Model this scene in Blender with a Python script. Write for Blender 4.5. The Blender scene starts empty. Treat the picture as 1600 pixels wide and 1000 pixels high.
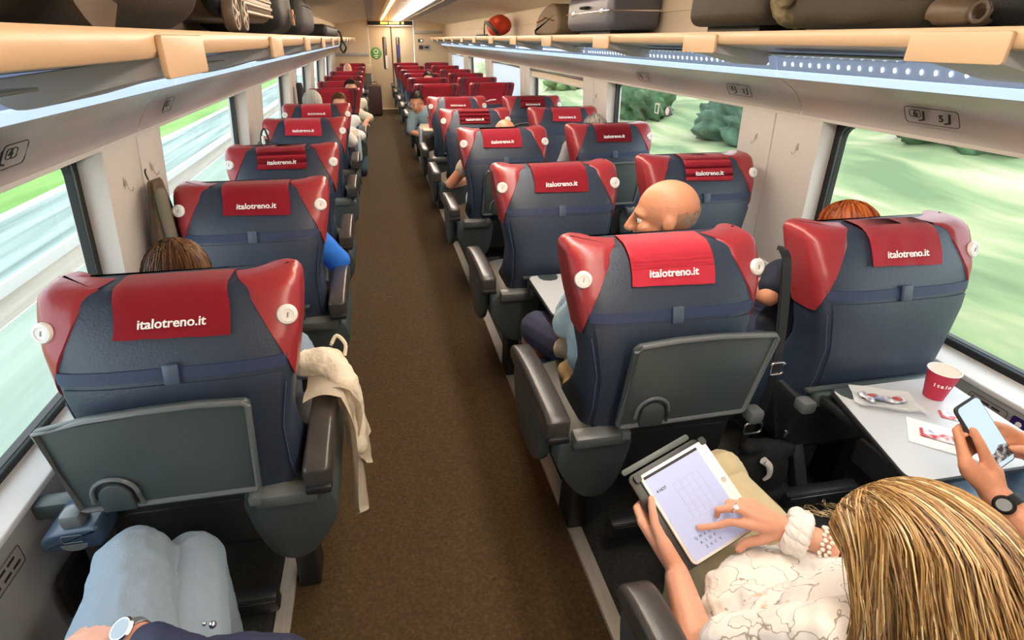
import bpy, bmesh, math, random
from mathutils import Vector, Matrix, Quaternion
random.seed(7)
PI = math.pi
V = Vector
C = bpy.context.scene.collection
sc = bpy.context.scene

# ------------------------------------------------------------------ camera, sky, exposure
cam_d = bpy.data.cameras.new('camera')
cam = bpy.data.objects.new('camera', cam_d); C.objects.link(cam)
cam_d.sensor_width = 36; cam_d.lens = 836.985 / 1600 * 36
cam_d.shift_x = 54 / 1600; cam_d.shift_y = -24 / 1600
cam_d.clip_start = .02; cam_d.clip_end = 300
def _n(v): return V(v).normalized()
_F = 836.985
_Y = _n((579 - 746, -(60 - 476), -_F)); _Z = -_n((746 - 746, -(2160 - 476), -_F)); _X = _Y.cross(_Z).normalized(); _Z = _X.cross(_Y)
cam.matrix_world = Matrix.Translation((0, 0, 1.65)) @ Matrix((_X, _Y, _Z)).to_4x4()
sc.camera = cam
sc.view_settings.view_transform = 'Standard'; sc.view_settings.look = 'None'
sc.view_settings.gamma = 1; sc.view_settings.use_curve_mapping = False
sc.view_settings.exposure = 0.4
w = bpy.data.worlds.new('overcast sky'); sc.world = w; w.use_nodes = True
bg = w.node_tree.nodes['Background']; bg.inputs[0].default_value = (.82, .92, 1, 1); bg.inputs[1].default_value = 2.7
sun_d = bpy.data.lights.new('sun', 'SUN'); sun_d.energy = 1.0; sun_d.angle = .25; sun_d.color = (1, .96, .9)
sun = bpy.data.objects.new('sun', sun_d); C.objects.link(sun); sun.rotation_euler = (math.radians(28), math.radians(32), 0)
CEIL_WARM = 12.0; CEIL_WHITE = 17.0; LED_E = .62; LED_DOT = 2.6

# ------------------------------------------------------------------ materials
MATS = {}
def mat(name, col, rough=.5, metal=0, bump=0, bscale=60, var=0, vscale=8, spec=.5, coat=0, sub=0, stretch=None, sheen=0):
    if name in MATS: return MATS[name]
    m = bpy.data.materials.new(name); m.use_nodes = True; nt = m.node_tree
    b = nt.nodes['Principled BSDF']
    b.inputs['Base Color'].default_value = (*col, 1); b.inputs['Roughness'].default_value = rough
    b.inputs['Metallic'].default_value = metal; b.inputs['Specular IOR Level'].default_value = spec
    b.inputs['Coat Weight'].default_value = coat
    if sub: b.inputs['Subsurface Weight'].default_value = sub; b.inputs['Subsurface Radius'].default_value = (.02, .008, .004)
    if sheen: b.inputs['Sheen Weight'].default_value = sheen
    if bump or var:
        tc = nt.nodes.new('ShaderNodeTexCoord'); mp = nt.nodes.new('ShaderNodeMapping')
        nt.links.new(tc.outputs['Object'], mp.inputs[0])
        if stretch: mp.inputs['Scale'].default_value = stretch
    if var:
        n = nt.nodes.new('ShaderNodeTexNoise'); n.inputs['Scale'].default_value = vscale; n.inputs['Detail'].default_value = 4
        nt.links.new(mp.outputs[0], n.inputs[0])
        r = nt.nodes.new('ShaderNodeValToRGB')
        r.color_ramp.elements[0].position = .3; r.color_ramp.elements[1].position = .7
        r.color_ramp.elements[0].color = (*[max(0, c * (1 - var)) for c in col], 1)
        r.color_ramp.elements[1].color = (*[min(1, c * (1 + var)) for c in col], 1)
        nt.links.new(n.outputs[0], r.inputs[0]); nt.links.new(r.outputs[0], b.inputs['Base Color'])
    if bump:
        n2 = nt.nodes.new('ShaderNodeTexNoise'); n2.inputs['Scale'].default_value = bscale; n2.inputs['Detail'].default_value = 3
        nt.links.new(mp.outputs[0], n2.inputs[0])
        bp = nt.nodes.new('ShaderNodeBump'); bp.inputs['Strength'].default_value = bump; bp.inputs['Distance'].default_value = .01
        nt.links.new(n2.outputs[0], bp.inputs['Height']); nt.links.new(bp.outputs[0], b.inputs['Normal'])
    MATS[name] = m
    return m
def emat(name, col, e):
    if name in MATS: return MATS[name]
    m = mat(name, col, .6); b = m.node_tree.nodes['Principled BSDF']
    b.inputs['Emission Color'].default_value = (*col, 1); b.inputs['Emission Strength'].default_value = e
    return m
def ramp_mat(name, cols, scale, stretch=(1, 1, 1), rough=.8, detail=5, bump=0, kind='noise'):
    if name in MATS: return MATS[name]
    m = bpy.data.materials.new(name); m.use_nodes = True; nt = m.node_tree; b = nt.nodes['Principled BSDF']
    tc = nt.nodes.new('ShaderNodeTexCoord'); mp = nt.nodes.new('ShaderNodeMapping'); mp.inputs['Scale'].default_value = stretch
    nt.links.new(tc.outputs['Object'], mp.inputs[0])
    n = nt.nodes.new('ShaderNodeTexNoise'); n.inputs['Scale'].default_value = scale; n.inputs['Detail'].default_value = detail; n.inputs['Distortion'].default_value = .4
    nt.links.new(mp.outputs[0], n.inputs[0])
    r = nt.nodes.new('ShaderNodeValToRGB'); e = r.color_ramp.elements
    while len(e) < len(cols): e.new(.5)
    for i, (p, c) in enumerate(cols): e[i].position = p; e[i].color = (*c, 1)
    nt.links.new(n.outputs[0], r.inputs[0]); nt.links.new(r.outputs[0], b.inputs['Base Color'])
    b.inputs['Roughness'].default_value = rough
    if bump:
        bp = nt.nodes.new('ShaderNodeBump'); bp.inputs['Strength'].default_value = bump; bp.inputs['Distance'].default_value = .01
        nt.links.new(n.outputs[0], bp.inputs['Height']); nt.links.new(bp.outputs[0], b.inputs['Normal'])
    MATS[name] = m; return m
def glass_mat():
    m = bpy.data.materials.new('window_glass'); m.use_nodes = True; nt = m.node_tree; nt.nodes.remove(nt.nodes['Principled BSDF'])
    o = nt.nodes['Material Output']; t = nt.nodes.new('ShaderNodeBsdfTransparent'); t.inputs[0].default_value = (.965, .985, .97, 1)
    g = nt.nodes.new('ShaderNodeBsdfGlossy'); g.inputs['Roughness'].default_value = .02
    f = nt.nodes.new('ShaderNodeLayerWeight'); f.inputs[0].default_value = .12; mx = nt.nodes.new('ShaderNodeMixShader')
    ml = nt.nodes.new('ShaderNodeMath'); ml.operation = 'MULTIPLY'; ml.inputs[1].default_value = .35; nt.links.new(f.outputs['Facing'], ml.inputs[0]); nt.links.new(ml.outputs[0], mx.inputs[0]); nt.links.new(t.outputs[0], mx.inputs[1]); nt.links.new(g.outputs[0], mx.inputs[2])
    nt.links.new(mx.outputs[0], o.inputs[0]); return m
GLASS = glass_mat()
wallm = mat('wall_plastic', (.60, .565, .53), .42, bump=.02, bscale=40)
sillm = mat('sill_white', (.80, .82, .82), .35)
lowerm = mat('lower_wall_grey', (.36, .36, .355), .6, bump=.05, bscale=150)
covem = mat('cove_metal', (.60, .56, .53), .27, metal=.3, bump=.01, bscale=20)
creamm = mat('rack_cream', (.68, .47, .29), .38)
rackgrey = mat('rack_grey', (.50, .48, .46), .45)
ceilm = mat('ceiling_cream', (.74, .62, .47), .55, var=.04, vscale=2)
ceilgrey = mat('ceiling_grey', (.33, .30, .27), .5)
endm = mat('end_wall_tan', (.62, .48, .31), .5, var=.05, vscale=2)
carpet = ramp_mat('carpet_brown', [(.3, (.034, .019, .005)), (.55, (.058, .033, .009)), (.8, (.090, .056, .018))], 90, rough=.95, detail=6, bump=.35)
carpetd = ramp_mat('carpet_dark', [(.3, (.018, .018, .016)), (.7, (.045, .042, .036))], 90, rough=.95, bump=.3)
stripm = mat('floor_strip_metal', (.48, .45, .40), .45, metal=.3, var=.1, vscale=30, stretch=(8, .3, 1))
navy = mat('seat_navy', (.024, .038, .068), .42, bump=.12, bscale=160, spec=.6)
navyb = mat('seat_navy_side', (.018, .034, .085), .55, bump=.12, bscale=160)
redl = mat('seat_red_leather', (.31, .028, .036), .34, bump=.15, bscale=28, spec=.6)
redc = mat('red_cloth', (.46, .004, .026), .8, bump=.25, bscale=400, sheen=.3)
plas = mat('seat_grey_plastic', (.050, .066, .068), .38, bump=.04, bscale=200)
plasl = mat('seat_grey_plastic_light', (.115, .13, .135), .36)
plasd = mat('seat_black_plastic', (.014, .016, .017), .4)
armm = mat('armrest_dark', (.045, .040, .038), .3, bump=.05, bscale=100)
whitep = mat('white_plastic', (.82, .80, .78), .35)
blackm = mat('black_rubber', (.01, .01, .011), .5)
traytop = mat('table_top', (.50, .53, .56), .28)
chrome = mat('chrome', (.75, .75, .75), .2, metal=1)
whitel = mat('white_lettering', (.95, .93, .92), .6)
inkm = mat('dark_ink', (.02, .015, .012), .6)
SKIN = mat('skin', (.66, .33, .22), .5, sub=.06, bump=.1, bscale=90)
SKINR = mat('skin_tan', (.60, .27, .155), .48, sub=.06, bump=.1, bscale=90)

# ------------------------------------------------------------------ mesh helpers
def newbm(): return bmesh.new()
def obj(name, bm, m, parent=None, smooth=True, angle=40, loc=None):
    me = bpy.data.meshes.new(name)
    bmesh.ops.recalc_face_normals(bm, faces=bm.faces)
    bm.to_mesh(me); bm.free()
    for mm in (m if isinstance(m, (list, tuple)) else [m]): me.materials.append(mm)
    if smooth:
        me.shade_smooth(); me.set_sharp_from_angle(angle=math.radians(angle))
    o = bpy.data.objects.new(name, me); C.objects.link(o)
    if loc: o.location = loc
    if parent: o.parent = parent
    return o
def tag(o, label=None, cat=None, group=None, kind=None):
    if label: o['label'] = label
    if cat: o['category'] = cat
    if group: o['group'] = group
    if kind: o['kind'] = kind
    return o
def thing(name, label, cat, loc=(0, 0, 0), rz=0, group=None):
    o = bpy.data.objects.new(name, None); C.objects.link(o); o.empty_display_size = .05
    o.location = loc; o.rotation_euler = (0, 0, rz)
    return tag(o, label, cat, group)
def struct(o): o['kind'] = 'structure'; return o
def merge(dst, src, M=None):
    me = bpy.data.meshes.new('t'); src.to_mesh(me); src.free()
    if M is not None: me.transform(M)
    dst.from_mesh(me); bpy.data.meshes.remove(me)
def box(bm, c, s, bev=0, rot=None, seg=2, taper=None):
    b = bmesh.new(); bmesh.ops.create_cube(b, size=1)
    for v in b.verts:
        v.co = V((v.co.x * s[0], v.co.y * s[1], v.co.z * s[2]))
        if taper and v.co.z < 0: v.co.x *= taper[0]; v.co.y *= taper[1]
    if bev: bmesh.ops.bevel(b, geom=b.edges[:], offset=bev, segments=seg, profile=.5, affect='EDGES')
    M = Matrix.Translation(c)
    if rot is not None: M = M @ (rot if isinstance(rot, Matrix) else Matrix.Rotation(rot[0], 4, 'X') @ Matrix.Rotation(rot[1], 4, 'Y') @ Matrix.Rotation(rot[2], 4, 'Z'))
    merge(bm, b, M)
def prism(bm, pts, h, M=None, bev=0, seg=2):
    """pts in local XY extruded along +Z by h, transformed by M"""
    b = bmesh.new(); vs = [b.verts.new((p[0], p[1], 0)) for p in pts]; f = b.faces.new(vs)
    r = bmesh.ops.extrude_face_region(b, geom=[f])
    for e in r['geom']:
        if isinstance(e, bmesh.types.BMVert): e.co.z += h
    bmesh.ops.recalc_face_normals(b, faces=b.faces)
    if bev:
        ed = [e for e in b.edges if len(e.link_faces) == 2 and abs(e.link_faces[0].normal.angle(e.link_faces[1].normal, 0)) > .6]
        bmesh.ops.bevel(b, geom=ed, offset=bev, segments=seg, profile=.5, affect='EDGES')
    merge(bm, b, M)
def rrect(w, h, r, n=5, cx=0, cy=0):
    out = []
    for qx, qy, a0 in ((1, 1, 0), (-1, 1, 90), (-1, -1, 180), (1, -1, 270)):
        for i in range(n + 1):
            a = math.radians(a0 + 90 * i / n)
            out.append((cx + qx * (w / 2 - r) + r * math.cos(a), cy + qy * (h / 2 - r) + r * math.sin(a)))
    return out
def grid(bm, rows, close=False, cap=False):
    vr = [[bm.verts.new(p) for p in r] for r in rows]
    for a, b in zip(vr[:-1], vr[1:]):
        n = len(a)
        for i in range(n if close else n - 1):
            j = (i + 1) % n
            try: bm.faces.new((a[i], a[j], b[j], b[i]))
            except ValueError: pass
    if cap:
        bm.faces.new(vr[0][::-1]); bm.faces.new(vr[-1])
    return vr
def frame_of(d):
    d = V(d).normalized(); a = V((0, 0, 1)) if abs(d.z) < .9 else V((1, 0, 0))
    x = d.cross(a).normalized(); return x, x.cross(d).normalized()
def tube(bm, pts, r, n=8, capends=True, flat=None):
    pts = [V(p) for p in pts]; rows = []; x = None
    for i, p in enumerate(pts):
        d = (pts[min(i + 1, len(pts) - 1)] - pts[max(i - 1, 0)]).normalized()
        if x is None: x, y = frame_of(d)
        else:
            x = (x - d * x.dot(d)).normalized(); y = d.cross(x).normalized()
        rr = r[i] if isinstance(r, (list, tuple)) else r
        fy = flat if flat else 1
        rows.append([p + x * rr * math.cos(2 * PI * k / n) + y * rr * fy * math.sin(2 * PI * k / n) for k in range(n)])
    grid(bm, rows, close=True, cap=capends)
def cyl(bm, p0, p1, r0, r1=None, n=20, bev=0):
    tube(bm, [p0, p1], [r0, r1 if r1 is not None else r0], n)
def lathe(bm, prof, n=28, M=None, cap=True):
    b = bmesh.new()
    rows = [[V((r * math.cos(2 * PI * k / n), r * math.sin(2 * PI * k / n), z)) for k in range(n)] for r, z in prof]
    grid(b, rows, close=True, cap=cap); merge(bm, b, M)
def spline(pts, n=6, closed=False):
    pts = [V(p) for p in pts]; out = []; N = len(pts)
    rng = range(N if closed else N - 1)
    for i in rng:
        if closed: p0, p1, p2, p3 = pts[(i - 1) % N], pts[i], pts[(i + 1) % N], pts[(i + 2) % N]
        else: p0, p1, p2, p3 = pts[max(i - 1, 0)], pts[i], pts[i + 1], pts[min(i + 2, N - 1)]
        for k in range(n):
            t = k / n
            out.append(.5 * ((2 * p1) + (p2 - p0) * t + (2 * p0 - 5 * p1 + 4 * p2 - p3) * t * t + (3 * p1 - p0 - 3 * p2 + p3) * t ** 3))
    if not closed: out.append(pts[-1])
    return out
def ribbon(bm, pts, wid, wdir, th=.003):
    """flat strap following pts, width along wdir"""
    wd = V(wdir).normalized(); rows = []
    for i, p in enumerate(pts):
        p = V(p); d = (V(pts[min(i + 1, len(pts) - 1)]) - V(pts[max(i - 1, 0)])).normalized()
        wv = (wd - d * wd.dot(d)).normalized(); nv = d.cross(wv).normalized()
        rows.append([p + wv * wid / 2 + nv * th / 2, p - wv * wid / 2 + nv * th / 2, p - wv * wid / 2 - nv * th / 2, p + wv * wid / 2 - nv * th / 2])
    grid(bm, rows, close=True, cap=True)
def ring_tube(bm, loop, r, n=6):
    L = [V(p) for p in loop]; N = len(L); rows = []
    x = None
    for i in range(N):
        d = (L[(i + 1) % N] - L[i - 1]).normalized()
        if x is None: x, y = frame_of(d)
        else: x = (x - d * x.dot(d)).normalized(); y = d.cross(x).normalized()
        rows.append([L[i] + x * r * math.cos(2 * PI * k / n) + y * r * math.sin(2 * PI * k / n) for k in range(n)])
    rows.append(rows[0]); grid(bm, rows, close=True)
    bmesh.ops.remove_doubles(bm, verts=bm.verts, dist=1e-6)
def text(name, body, size, m, parent, M, extrude=.0008, bold=.0, align='CENTER', shear=0):
    cu = bpy.data.curves.new(name, 'FONT'); cu.body = body; cu.size = size; cu.extrude = extrude; cu.offset = bold
    cu.align_x = align; cu.align_y = 'CENTER'; cu.shear = shear; cu.resolution_u = 4
    t = bpy.data.objects.new(name, cu); C.objects.link(t)
    me = bpy.data.meshes.new_from_object(t.evaluated_get(bpy.context.evaluated_depsgraph_get()))
    bpy.data.objects.remove(t); me.transform(M); me.name = name
    me.materials.clear(); me.materials.append(m)
    o = bpy.data.objects.new(name, me); C.objects.link(o)
    if parent: o.parent = parent
    return o
def text_bm(bm, body, size, M, extrude=.0006, bold=0, shear=0):
    cu = bpy.data.curves.new('t', 'FONT'); cu.body = body; cu.size = size; cu.extrude = extrude; cu.offset = bold
    cu.align_x = 'CENTER'; cu.align_y = 'CENTER'; cu.shear = shear; cu.resolution_u = 3
    t = bpy.data.objects.new('t', cu); C.objects.link(t)
    me = bpy.data.meshes.new_from_object(t.evaluated_get(bpy.context.evaluated_depsgraph_get()))
    bpy.data.objects.remove(t); me.transform(M); bm.from_mesh(me); bpy.data.meshes.remove(me)
def basis(o, x, y, z):
    M = Matrix.Identity(4)
    for i in range(3):
        M[i][0] = x[i]; M[i][1] = y[i]; M[i][2] = z[i]; M[i][3] = o[i]
    return M
def copy_tree(o, parent=None):
    c = o.copy(); C.objects.link(c); c.parent = parent
    for ch in o.children: copy_tree(ch, c)
    return c
def copy_tree_safe(o):
    # children list is taken before copying
    def rec(src, par):
        kids = list(src.children); c = src.copy(); C.objects.link(c); c.parent = par
        for k in kids: rec(k, c)
        return c
    return rec(o, None)
# organic surfaces: overlapping primitives fused into one skin
def o_cap(bm, p0, p1, r0, r1=None, n=12, flat=1.0, fdir=None):
    r1 = r0 if r1 is None else r1
    p0 = V(p0); p1 = V(p1); d = p1 - p0; L = d.length
    if L < 1e-6: d = V((0, 0, 1)); L = 1e-6
    d = d / L
    if fdir is not None:
        y = V(fdir); y = (y - d * y.dot(d)).normalized(); x = y.cross(d).normalized()
    else: x, y = frame_of(d)
    rows = []
    for k in range(1, 5):
        a = PI / 2 * k / 4; rows.append((p0 - d * r0 * math.cos(a), r0 * math.sin(a)))
    for k in range(0, 4):
        a = PI / 2 * k / 4; rows.append((p1 + d * r1 * math.sin(a), r1 * math.cos(a)))
    grid(bm, [[c + x * r * math.cos(2 * PI * k / n) + y * r * flat * math.sin(2 * PI * k / n) for k in range(n)] for c, r in rows], close=True, cap=True)
def o_ell(bm, c, r, R=None, n=16):
    b = bmesh.new(); bmesh.ops.create_uvsphere(b, u_segments=n, v_segments=n // 2 + 2, radius=1)
    M = Matrix.Translation(c) @ (R if R is not None else Matrix.Identity(4)) @ Matrix.Diagonal((*r, 1))
    merge(bm, b, M)
def fuse(name, bm, m, parent=None, voxel=.008, smooth=4, disp=None):
    me = bpy.data.meshes.new('tmp'); bmesh.ops.recalc_face_normals(bm, faces=bm.faces); bm.to_mesh(me); bm.free()
    o = bpy.data.objects.new('tmp', me); C.objects.link(o)
    r = o.modifiers.new('r', 'REMESH'); r.mode = 'VOXEL'; r.voxel_size = voxel
    if smooth:
        s = o.modifiers.new('s', 'SMOOTH'); s.iterations = smooth; s.factor = .5
    if disp:
        tx = bpy.data.textures.new('folds', 'CLOUDS'); tx.noise_scale = disp[1]; tx.noise_depth = 2
        dm = o.modifiers.new('d', 'DISPLACE'); dm.texture = tx; dm.strength = disp[0]; dm.mid_level = .5; dm.texture_coords = 'LOCAL'
    me2 = bpy.data.meshes.new_from_object(o.evaluated_get(bpy.context.evaluated_depsgraph_get()))
    bpy.data.objects.remove(o)
    me2.name = name; me2.materials.clear()
    for mm in (m if isinstance(m, (list, tuple)) else [m]): me2.materials.append(mm)
    me2.shade_smooth()
    q = bpy.data.objects.new(name, me2); C.objects.link(q)
    if parent: q.parent = parent
    return q

# ------------------------------------------------------------------ carriage shell
Y0, Y1 = -2.6, 14.9
SIDES = {'right': dict(s=1, top=1.91, bot=1.95, gl=2.03, led=1.75, lip=1.44, up=1.86,
                       win=[(-2.2, -.35), (.25, 2.14), (2.71, 4.55), (5.12, 7.02), (7.52, 9.4), (9.97, 11.8), (12.45, 14.33)], ztop=1.675),
         'left': dict(s=-1, top=-.88, bot=-.95, gl=-1.03, led=-.72, lip=-.37, up=-.84,
                      win=[(-2.2, -.45), (.15, 1.95), (2.49, 4.22), (4.82, 6.46), (7.12, 8.68), (9.32, 11.0), (11.6, 13.4)], ztop=1.665)}
def xz_prism(bm, pts, ya, yb, bev=0):
    # pts in (x,z); extruded along Y
    M = Matrix(((1, 0, 0, 0), (0, 0, -1, yb), (0, 1, 0, 0), (0, 0, 0, 1)))
    prism(bm, pts, yb - ya, M, bev)
bm = newbm(); box(bm, (.5, (Y0 + Y1) / 2, -.05), (3.1, Y1 - Y0 + .2, .1)); struct(obj('floor', bm, carpetd, smooth=False))
bm = newbm(); box(bm, (.095, (Y0 + Y1) / 2, .002), (.97, Y1 - Y0, .004)); struct(obj('floor_aisle_carpet', bm, carpet, smooth=False))
for i, x in enumerate((-.415, .61)):
    bm = newbm(); xz_prism(bm, [(x - .027, 0), (x + .027, 0), (x + .024, .012), (x - .024, .012)], Y0, Y1)
    struct(obj('trim_%d' % (i + 1), bm, stripm, smooth=False))
tn = 3; wn = 1
for side, S in SIDES.items():
    s = S['s']; T, B, G, L, LP, U, zt = S['top'], S['bot'], S['gl'], S['led'], S['lip'], S['up'], S['ztop']
    o = .13 * s
    # pillars and header
    bm = newbm(); edges = [Y0] + [y for w_ in S['win'] for y in w_] + [Y1]
    for a, b in zip(edges[0::2], edges[1::2]):
        segs = [(a, b)] if b - a < .5 else [(a, (a + b) / 2 - .003 + (.02)), ((a + b) / 2 + .003 + .02, b)]
        for (p, q) in segs:
            xz_prism(bm, [(T, 1.335), (T + (B - T) * .4 + .006 * s, 1.0), (B, .60), (B + o, .60), (T + o, 1.335)], p, q, .004)
        if len(segs) == 2: xz_prism(bm, [(T + .01 * s, 1.33), (B + .01 * s, .6), (B + o, .6), (T + o, 1.33)], a + .01, b - .01)
    xz_prism(bm, [(T, 1.325), (T + o, 1.325), (T + o, 1.36), (T, 1.36)], Y0, Y1)
    struct(obj('wall_' + side, bm, wallm))
    # lower panel with heater step
    bm = newbm()
    xz_prism(bm, [(B, .585), (B + .02 * s, .36), (B + .02 * s, .14), (B - .03 * s, .12), (B - .03 * s, 0), (B + o, 0), (B + o, .60), (B, .60)], Y0, Y1)
    struct(obj('wall_%s_panel' % side, bm, lowerm))
    # sloped window sill
    bm = newbm()
    xz_prism(bm, [(B - .006 * s, .600), (G, .635), (G + .01 * s, .60), (B - .004 * s, .578)], Y0 + .01, Y1 - .01, .004)
    struct(obj('trim_%d' % tn, bm, sillm)); tn += 1
    # windows
    for (a, b) in S['win']:
        fr = newbm()
        def P(x, y, z): return V((x, y, z))
        hb, ht = .645, 1.335
        wdt, hgt = b - a, ht - hb
        # outer rounded frame built as ring
        out = rrect(wdt + .02, hgt + .03, .03, 4, (a + b) / 2, (hb + ht) / 2)
        inn = rrect(wdt - .09, hgt - .045, .055, 4, (a + b) / 2, (hb + ht) / 2)
        def gx(z): return G + (T - B) * (z - hb) / (ht - hb) * .8
        rows = []
        for pts, dx in ((out, -.012), (out, .012), (inn, .012), (inn, -.012)):
            rows.append([P(gx(z) + dx * s, y, z) for (y, z) in pts])
        rows.append(rows[0]); grid(fr, rows, close=True); bmesh.ops.remove_doubles(fr, verts=fr.verts, dist=1e-6)
        wo = struct(obj('window_%d' % wn, fr, blackm)); wn += 1
        pb = newbm(); pts = rrect(wdt - .08, hgt - .035, .05, 4, (a + b) / 2, (hb + ht) / 2)
        f = pb.faces.new([pb.verts.new(P(gx(z), y, z)) for y, z in pts]); obj('window_pane', pb, GLASS, wo, smooth=False)
        rb = newbm(); ring_tube(rb, [P(gx(z) - .012 * s, y, z) for y, z in rrect(wdt - .075, hgt - .03, .055, 5, (a + b) / 2, (hb + ht) / 2)], .005)
        obj('inner_seal', rb, mat('seal_teal_grey', (.10, .15, .16), .3), wo)
    # cove panels with seams
    bm = newbm(); prof = [(T, 1.338), (T - .004 * s, 1.36), (T - .03 * s, 1.405), (T - .075 * s, 1.45), (L + .02 * s, 1.487), (L, 1.495)]
    prof = [(p.x, p.y) for p in spline([(x, z, 0) for x, z in prof], 4)]
    seams = [Y0, .0, 2.28, 4.60, 6.92, 9.2, 11.5, Y1]
    for a, b in zip(seams[:-1], seams[1:]):
        xz_prism(bm, prof + [(L + .02 * s, 1.515), (T - .045 * s, 1.475), (T + .0 * s, 1.43), (T + .022 * s, 1.36), (T + .022 * s, 1.338)], a + .003, b - .003, 0)
    struct(obj('trim_%d' % tn, bm, covem)); tn += 1
    bm = newbm(); xz_prism(bm, [(T + .06 * s, 1.34), (T + .035 * s, 1.41), (L + .05 * s, 1.525), (T + .06 * s, 1.525)], Y0, Y1)
    struct(obj('trim_%d' % tn, bm, blackm)); tn += 1
    # light strips under the rack, one per bay
    k = 0
    for a, b in zip(seams[:-1], seams[1:]):
        nm = ('nearest', 'second', 'third', 'fourth', 'fifth', 'sixth', 'last')[k]; k += 1
        t = thing('light_strip', 'bluish white light strip under the %s luggage rack, %s bay from the front' % (side, nm), 'light', ((L), (a + b) / 2, 1.5), 0, 'light strips under the luggage racks')
        ln = (b - a) / 2 - .004
        bb = newbm(); xz_prism(bb, [(0, -.004), (-.013 * s, .022), (.02 * s, .03), (.02 * s, 0)], -ln, ln)
        obj('diffuser', bb, emat('strip_glow', (.60, .80, 1), LED_E * 1.15), t)
        bb = newbm(); xz_prism(bb, [(-.015 * s, .026), (-.034 * s, .080), (.01 * s, .085), (.01 * s, .026)], -ln, ln)
        obj('led_channel', bb, emat('channel_glow', (.42, .54, .78), LED_E * .45), t)
        bb = newbm(); nd = int(ln * 2 / .05)
        for q in range(nd):
            y = -ln + .05 + q * (2 * ln - .1) / max(1, nd - 1)
            M = basis((-.0262 * s, y, .053), V((0, 1, 0)), V((-.019 * s, 0, .054)).normalized(), V((-s * .943, 0, -.332)).normalized())
            prism(bb, [(.004 * math.cos(u), .008 * math.sin(u)) for u in [2 * PI * j / 8 for j in range(8)]], .0022, M)
        tag(obj('led_row', bb, emat('led_dot', (.9, .96, 1), LED_DOT), t), kind='stuff')
        # soft lamp of the strip itself
    # luggage rack
    r = thing('luggage_rack', 'long cream edged luggage rack along the %s wall' % side, 'luggage rack', (LP, (Y0 + Y1) / 2, zt - .05))
    hl = (Y1 - Y0) / 2
    def rx(pts): return [((x - LP), z - (zt - .05)) for x, z in pts]
    bb = newbm(); pr = rx([(LP + .01 * s, zt - .046), (LP, zt - .034), (LP, zt - .012), (LP + .006 * s, zt), (LP + .03 * s, zt), (LP + .035 * s, zt - .01), (LP + .035 * s, zt - .05)])
    xz_prism(bb, pr, -hl, hl); obj('front_rail', bb, creamm, r)
    bb = newbm(); xz_prism(bb, rx([(LP + .036 * s, zt - .012), (U + .0 * s, zt - .012), (U, zt - .02), (LP + .036 * s, zt - .03)]), -hl, hl); obj('shelf_board', bb, rackgrey, r)
    bb = newbm(); xz_prism(bb, rx([(LP + .035 * s, zt - .05), (LP + .035 * s, zt - .04), (L - .035 * s, 1.610), (L - .035 * s, 1.597)]), -hl, hl); obj('underside_panel', bb, mat('rack_under', (.56, .53, .49), .3), r)
    ys = [-2.2, -1.05, .10 if s < 0 else .12, 1.25, 2.43, 3.58, 4.77, 5.95, 7.1, 8.3, 9.45, 10.6, 11.8, 13.0, 14.1]
    for y in ys:
        bb = newbm(); yc = y - (Y0 + Y1) / 2
        M = Matrix.Translation((0, yc, 0))
        prism(bb, [(a_ - LP, b_ - (zt - .05)) for a_, b_ in []] or rrect(.26, .072, .008, 3), .012, basis((-.012 * s, yc, .005), V((0, 1 * s, 0)), V((0, 0, 1)), V((s, 0, 0))), .003)
        br = obj('bracket', bb, creamm, r)
        b2 = newbm()
        prof2 = spline([(0, -.026, 0), (.05, -.036, 0), (.13, -.054, 0), (.21, -.074, 0), (.27, -.082, 0), (.30, -.066, 0)], 4)
        low = [((p.x) * s, p.y) for p in prof2]; up = [(.295 * s, -.03), (0, .01)]
        Mx = Matrix(((1, 0, 0, 0), (0, 0, -1, yc + .10), (0, 1, 0, 0), (0, 0, 0, 1)))
        prism(b2, low + up, .20, Mx, .006)
        obj('bracket_arm', b2, rackgrey, br)
    for a, b in zip(ys[:-1], ys[1:]):
        bb = newbm()
        m_ = (a + b) / 2 - (Y0 + Y1) / 2
        sl = V(((L - .035 * s) - (LP + .035 * s), 0, 1.597 - (zt - .05))).normalized()
        nn = V((0, 1, 0)).cross(sl).normalized() * (1 if s < 0 else -1)
        if nn.z > 0: nn = -nn
        prism(bb, [(-.36, -.06), (.30, -.06), (.36, .06), (-.22, .06)], .006, basis((.19 * s, m_, -.0345), V((0, 1, 0)), sl, nn), .002)
        obj('glass_insert', bb, mat('insert_glass', (.32, .40, .37), .15, spec=.8), r)
    # upper wall and ceiling slope
    bm = newbm(); xz_prism(bm, [(U, 1.60), (U, 1.80), (U - .012 * s, 1.80), (U - .012 * s, 1.95), (U - .05 * s, 1.965), (U + .1 * s, 1.99), (U + .1 * s, 1.60)], Y0, Y1)
    struct(obj('wall_%s_upper' % side, bm, ceilm))
    ch = 1.055 if s > 0 else -.045
    bm = newbm(); xz_prism(bm, [(U - .05 * s, 1.962), (ch, 2.062), (ch, 2.10), (U + .1 * s, 2.10)], Y0, Y1); struct(obj('ceiling_%s_slope' % side, bm, ceilm))
    bm = newbm(); xz_prism(bm, [(ch, 2.062), (ch - .012 * s, 2.05), (ch - .11 * s, 2.075), (ch - .11 * s, 2.12), (ch, 2.12)], Y0, Y1); struct(obj('trim_%d' % tn, bm, ceilgrey)); tn += 1
    # outer skin above the windows keeps daylight out
    bm = newbm(); box(bm, ((T + .12 * s), (Y0 + Y1) / 2, 1.72), (.04, Y1 - Y0, .74)); struct(obj('wall_%s_shell' % side, bm, ceilgrey, smooth=False))
bm = newbm(); box(bm, (.5, (Y0 + Y1) / 2, 2.12), (3.3, Y1 - Y0, .05)); struct(obj('ceiling', bm, ceilm, smooth=False))
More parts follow.
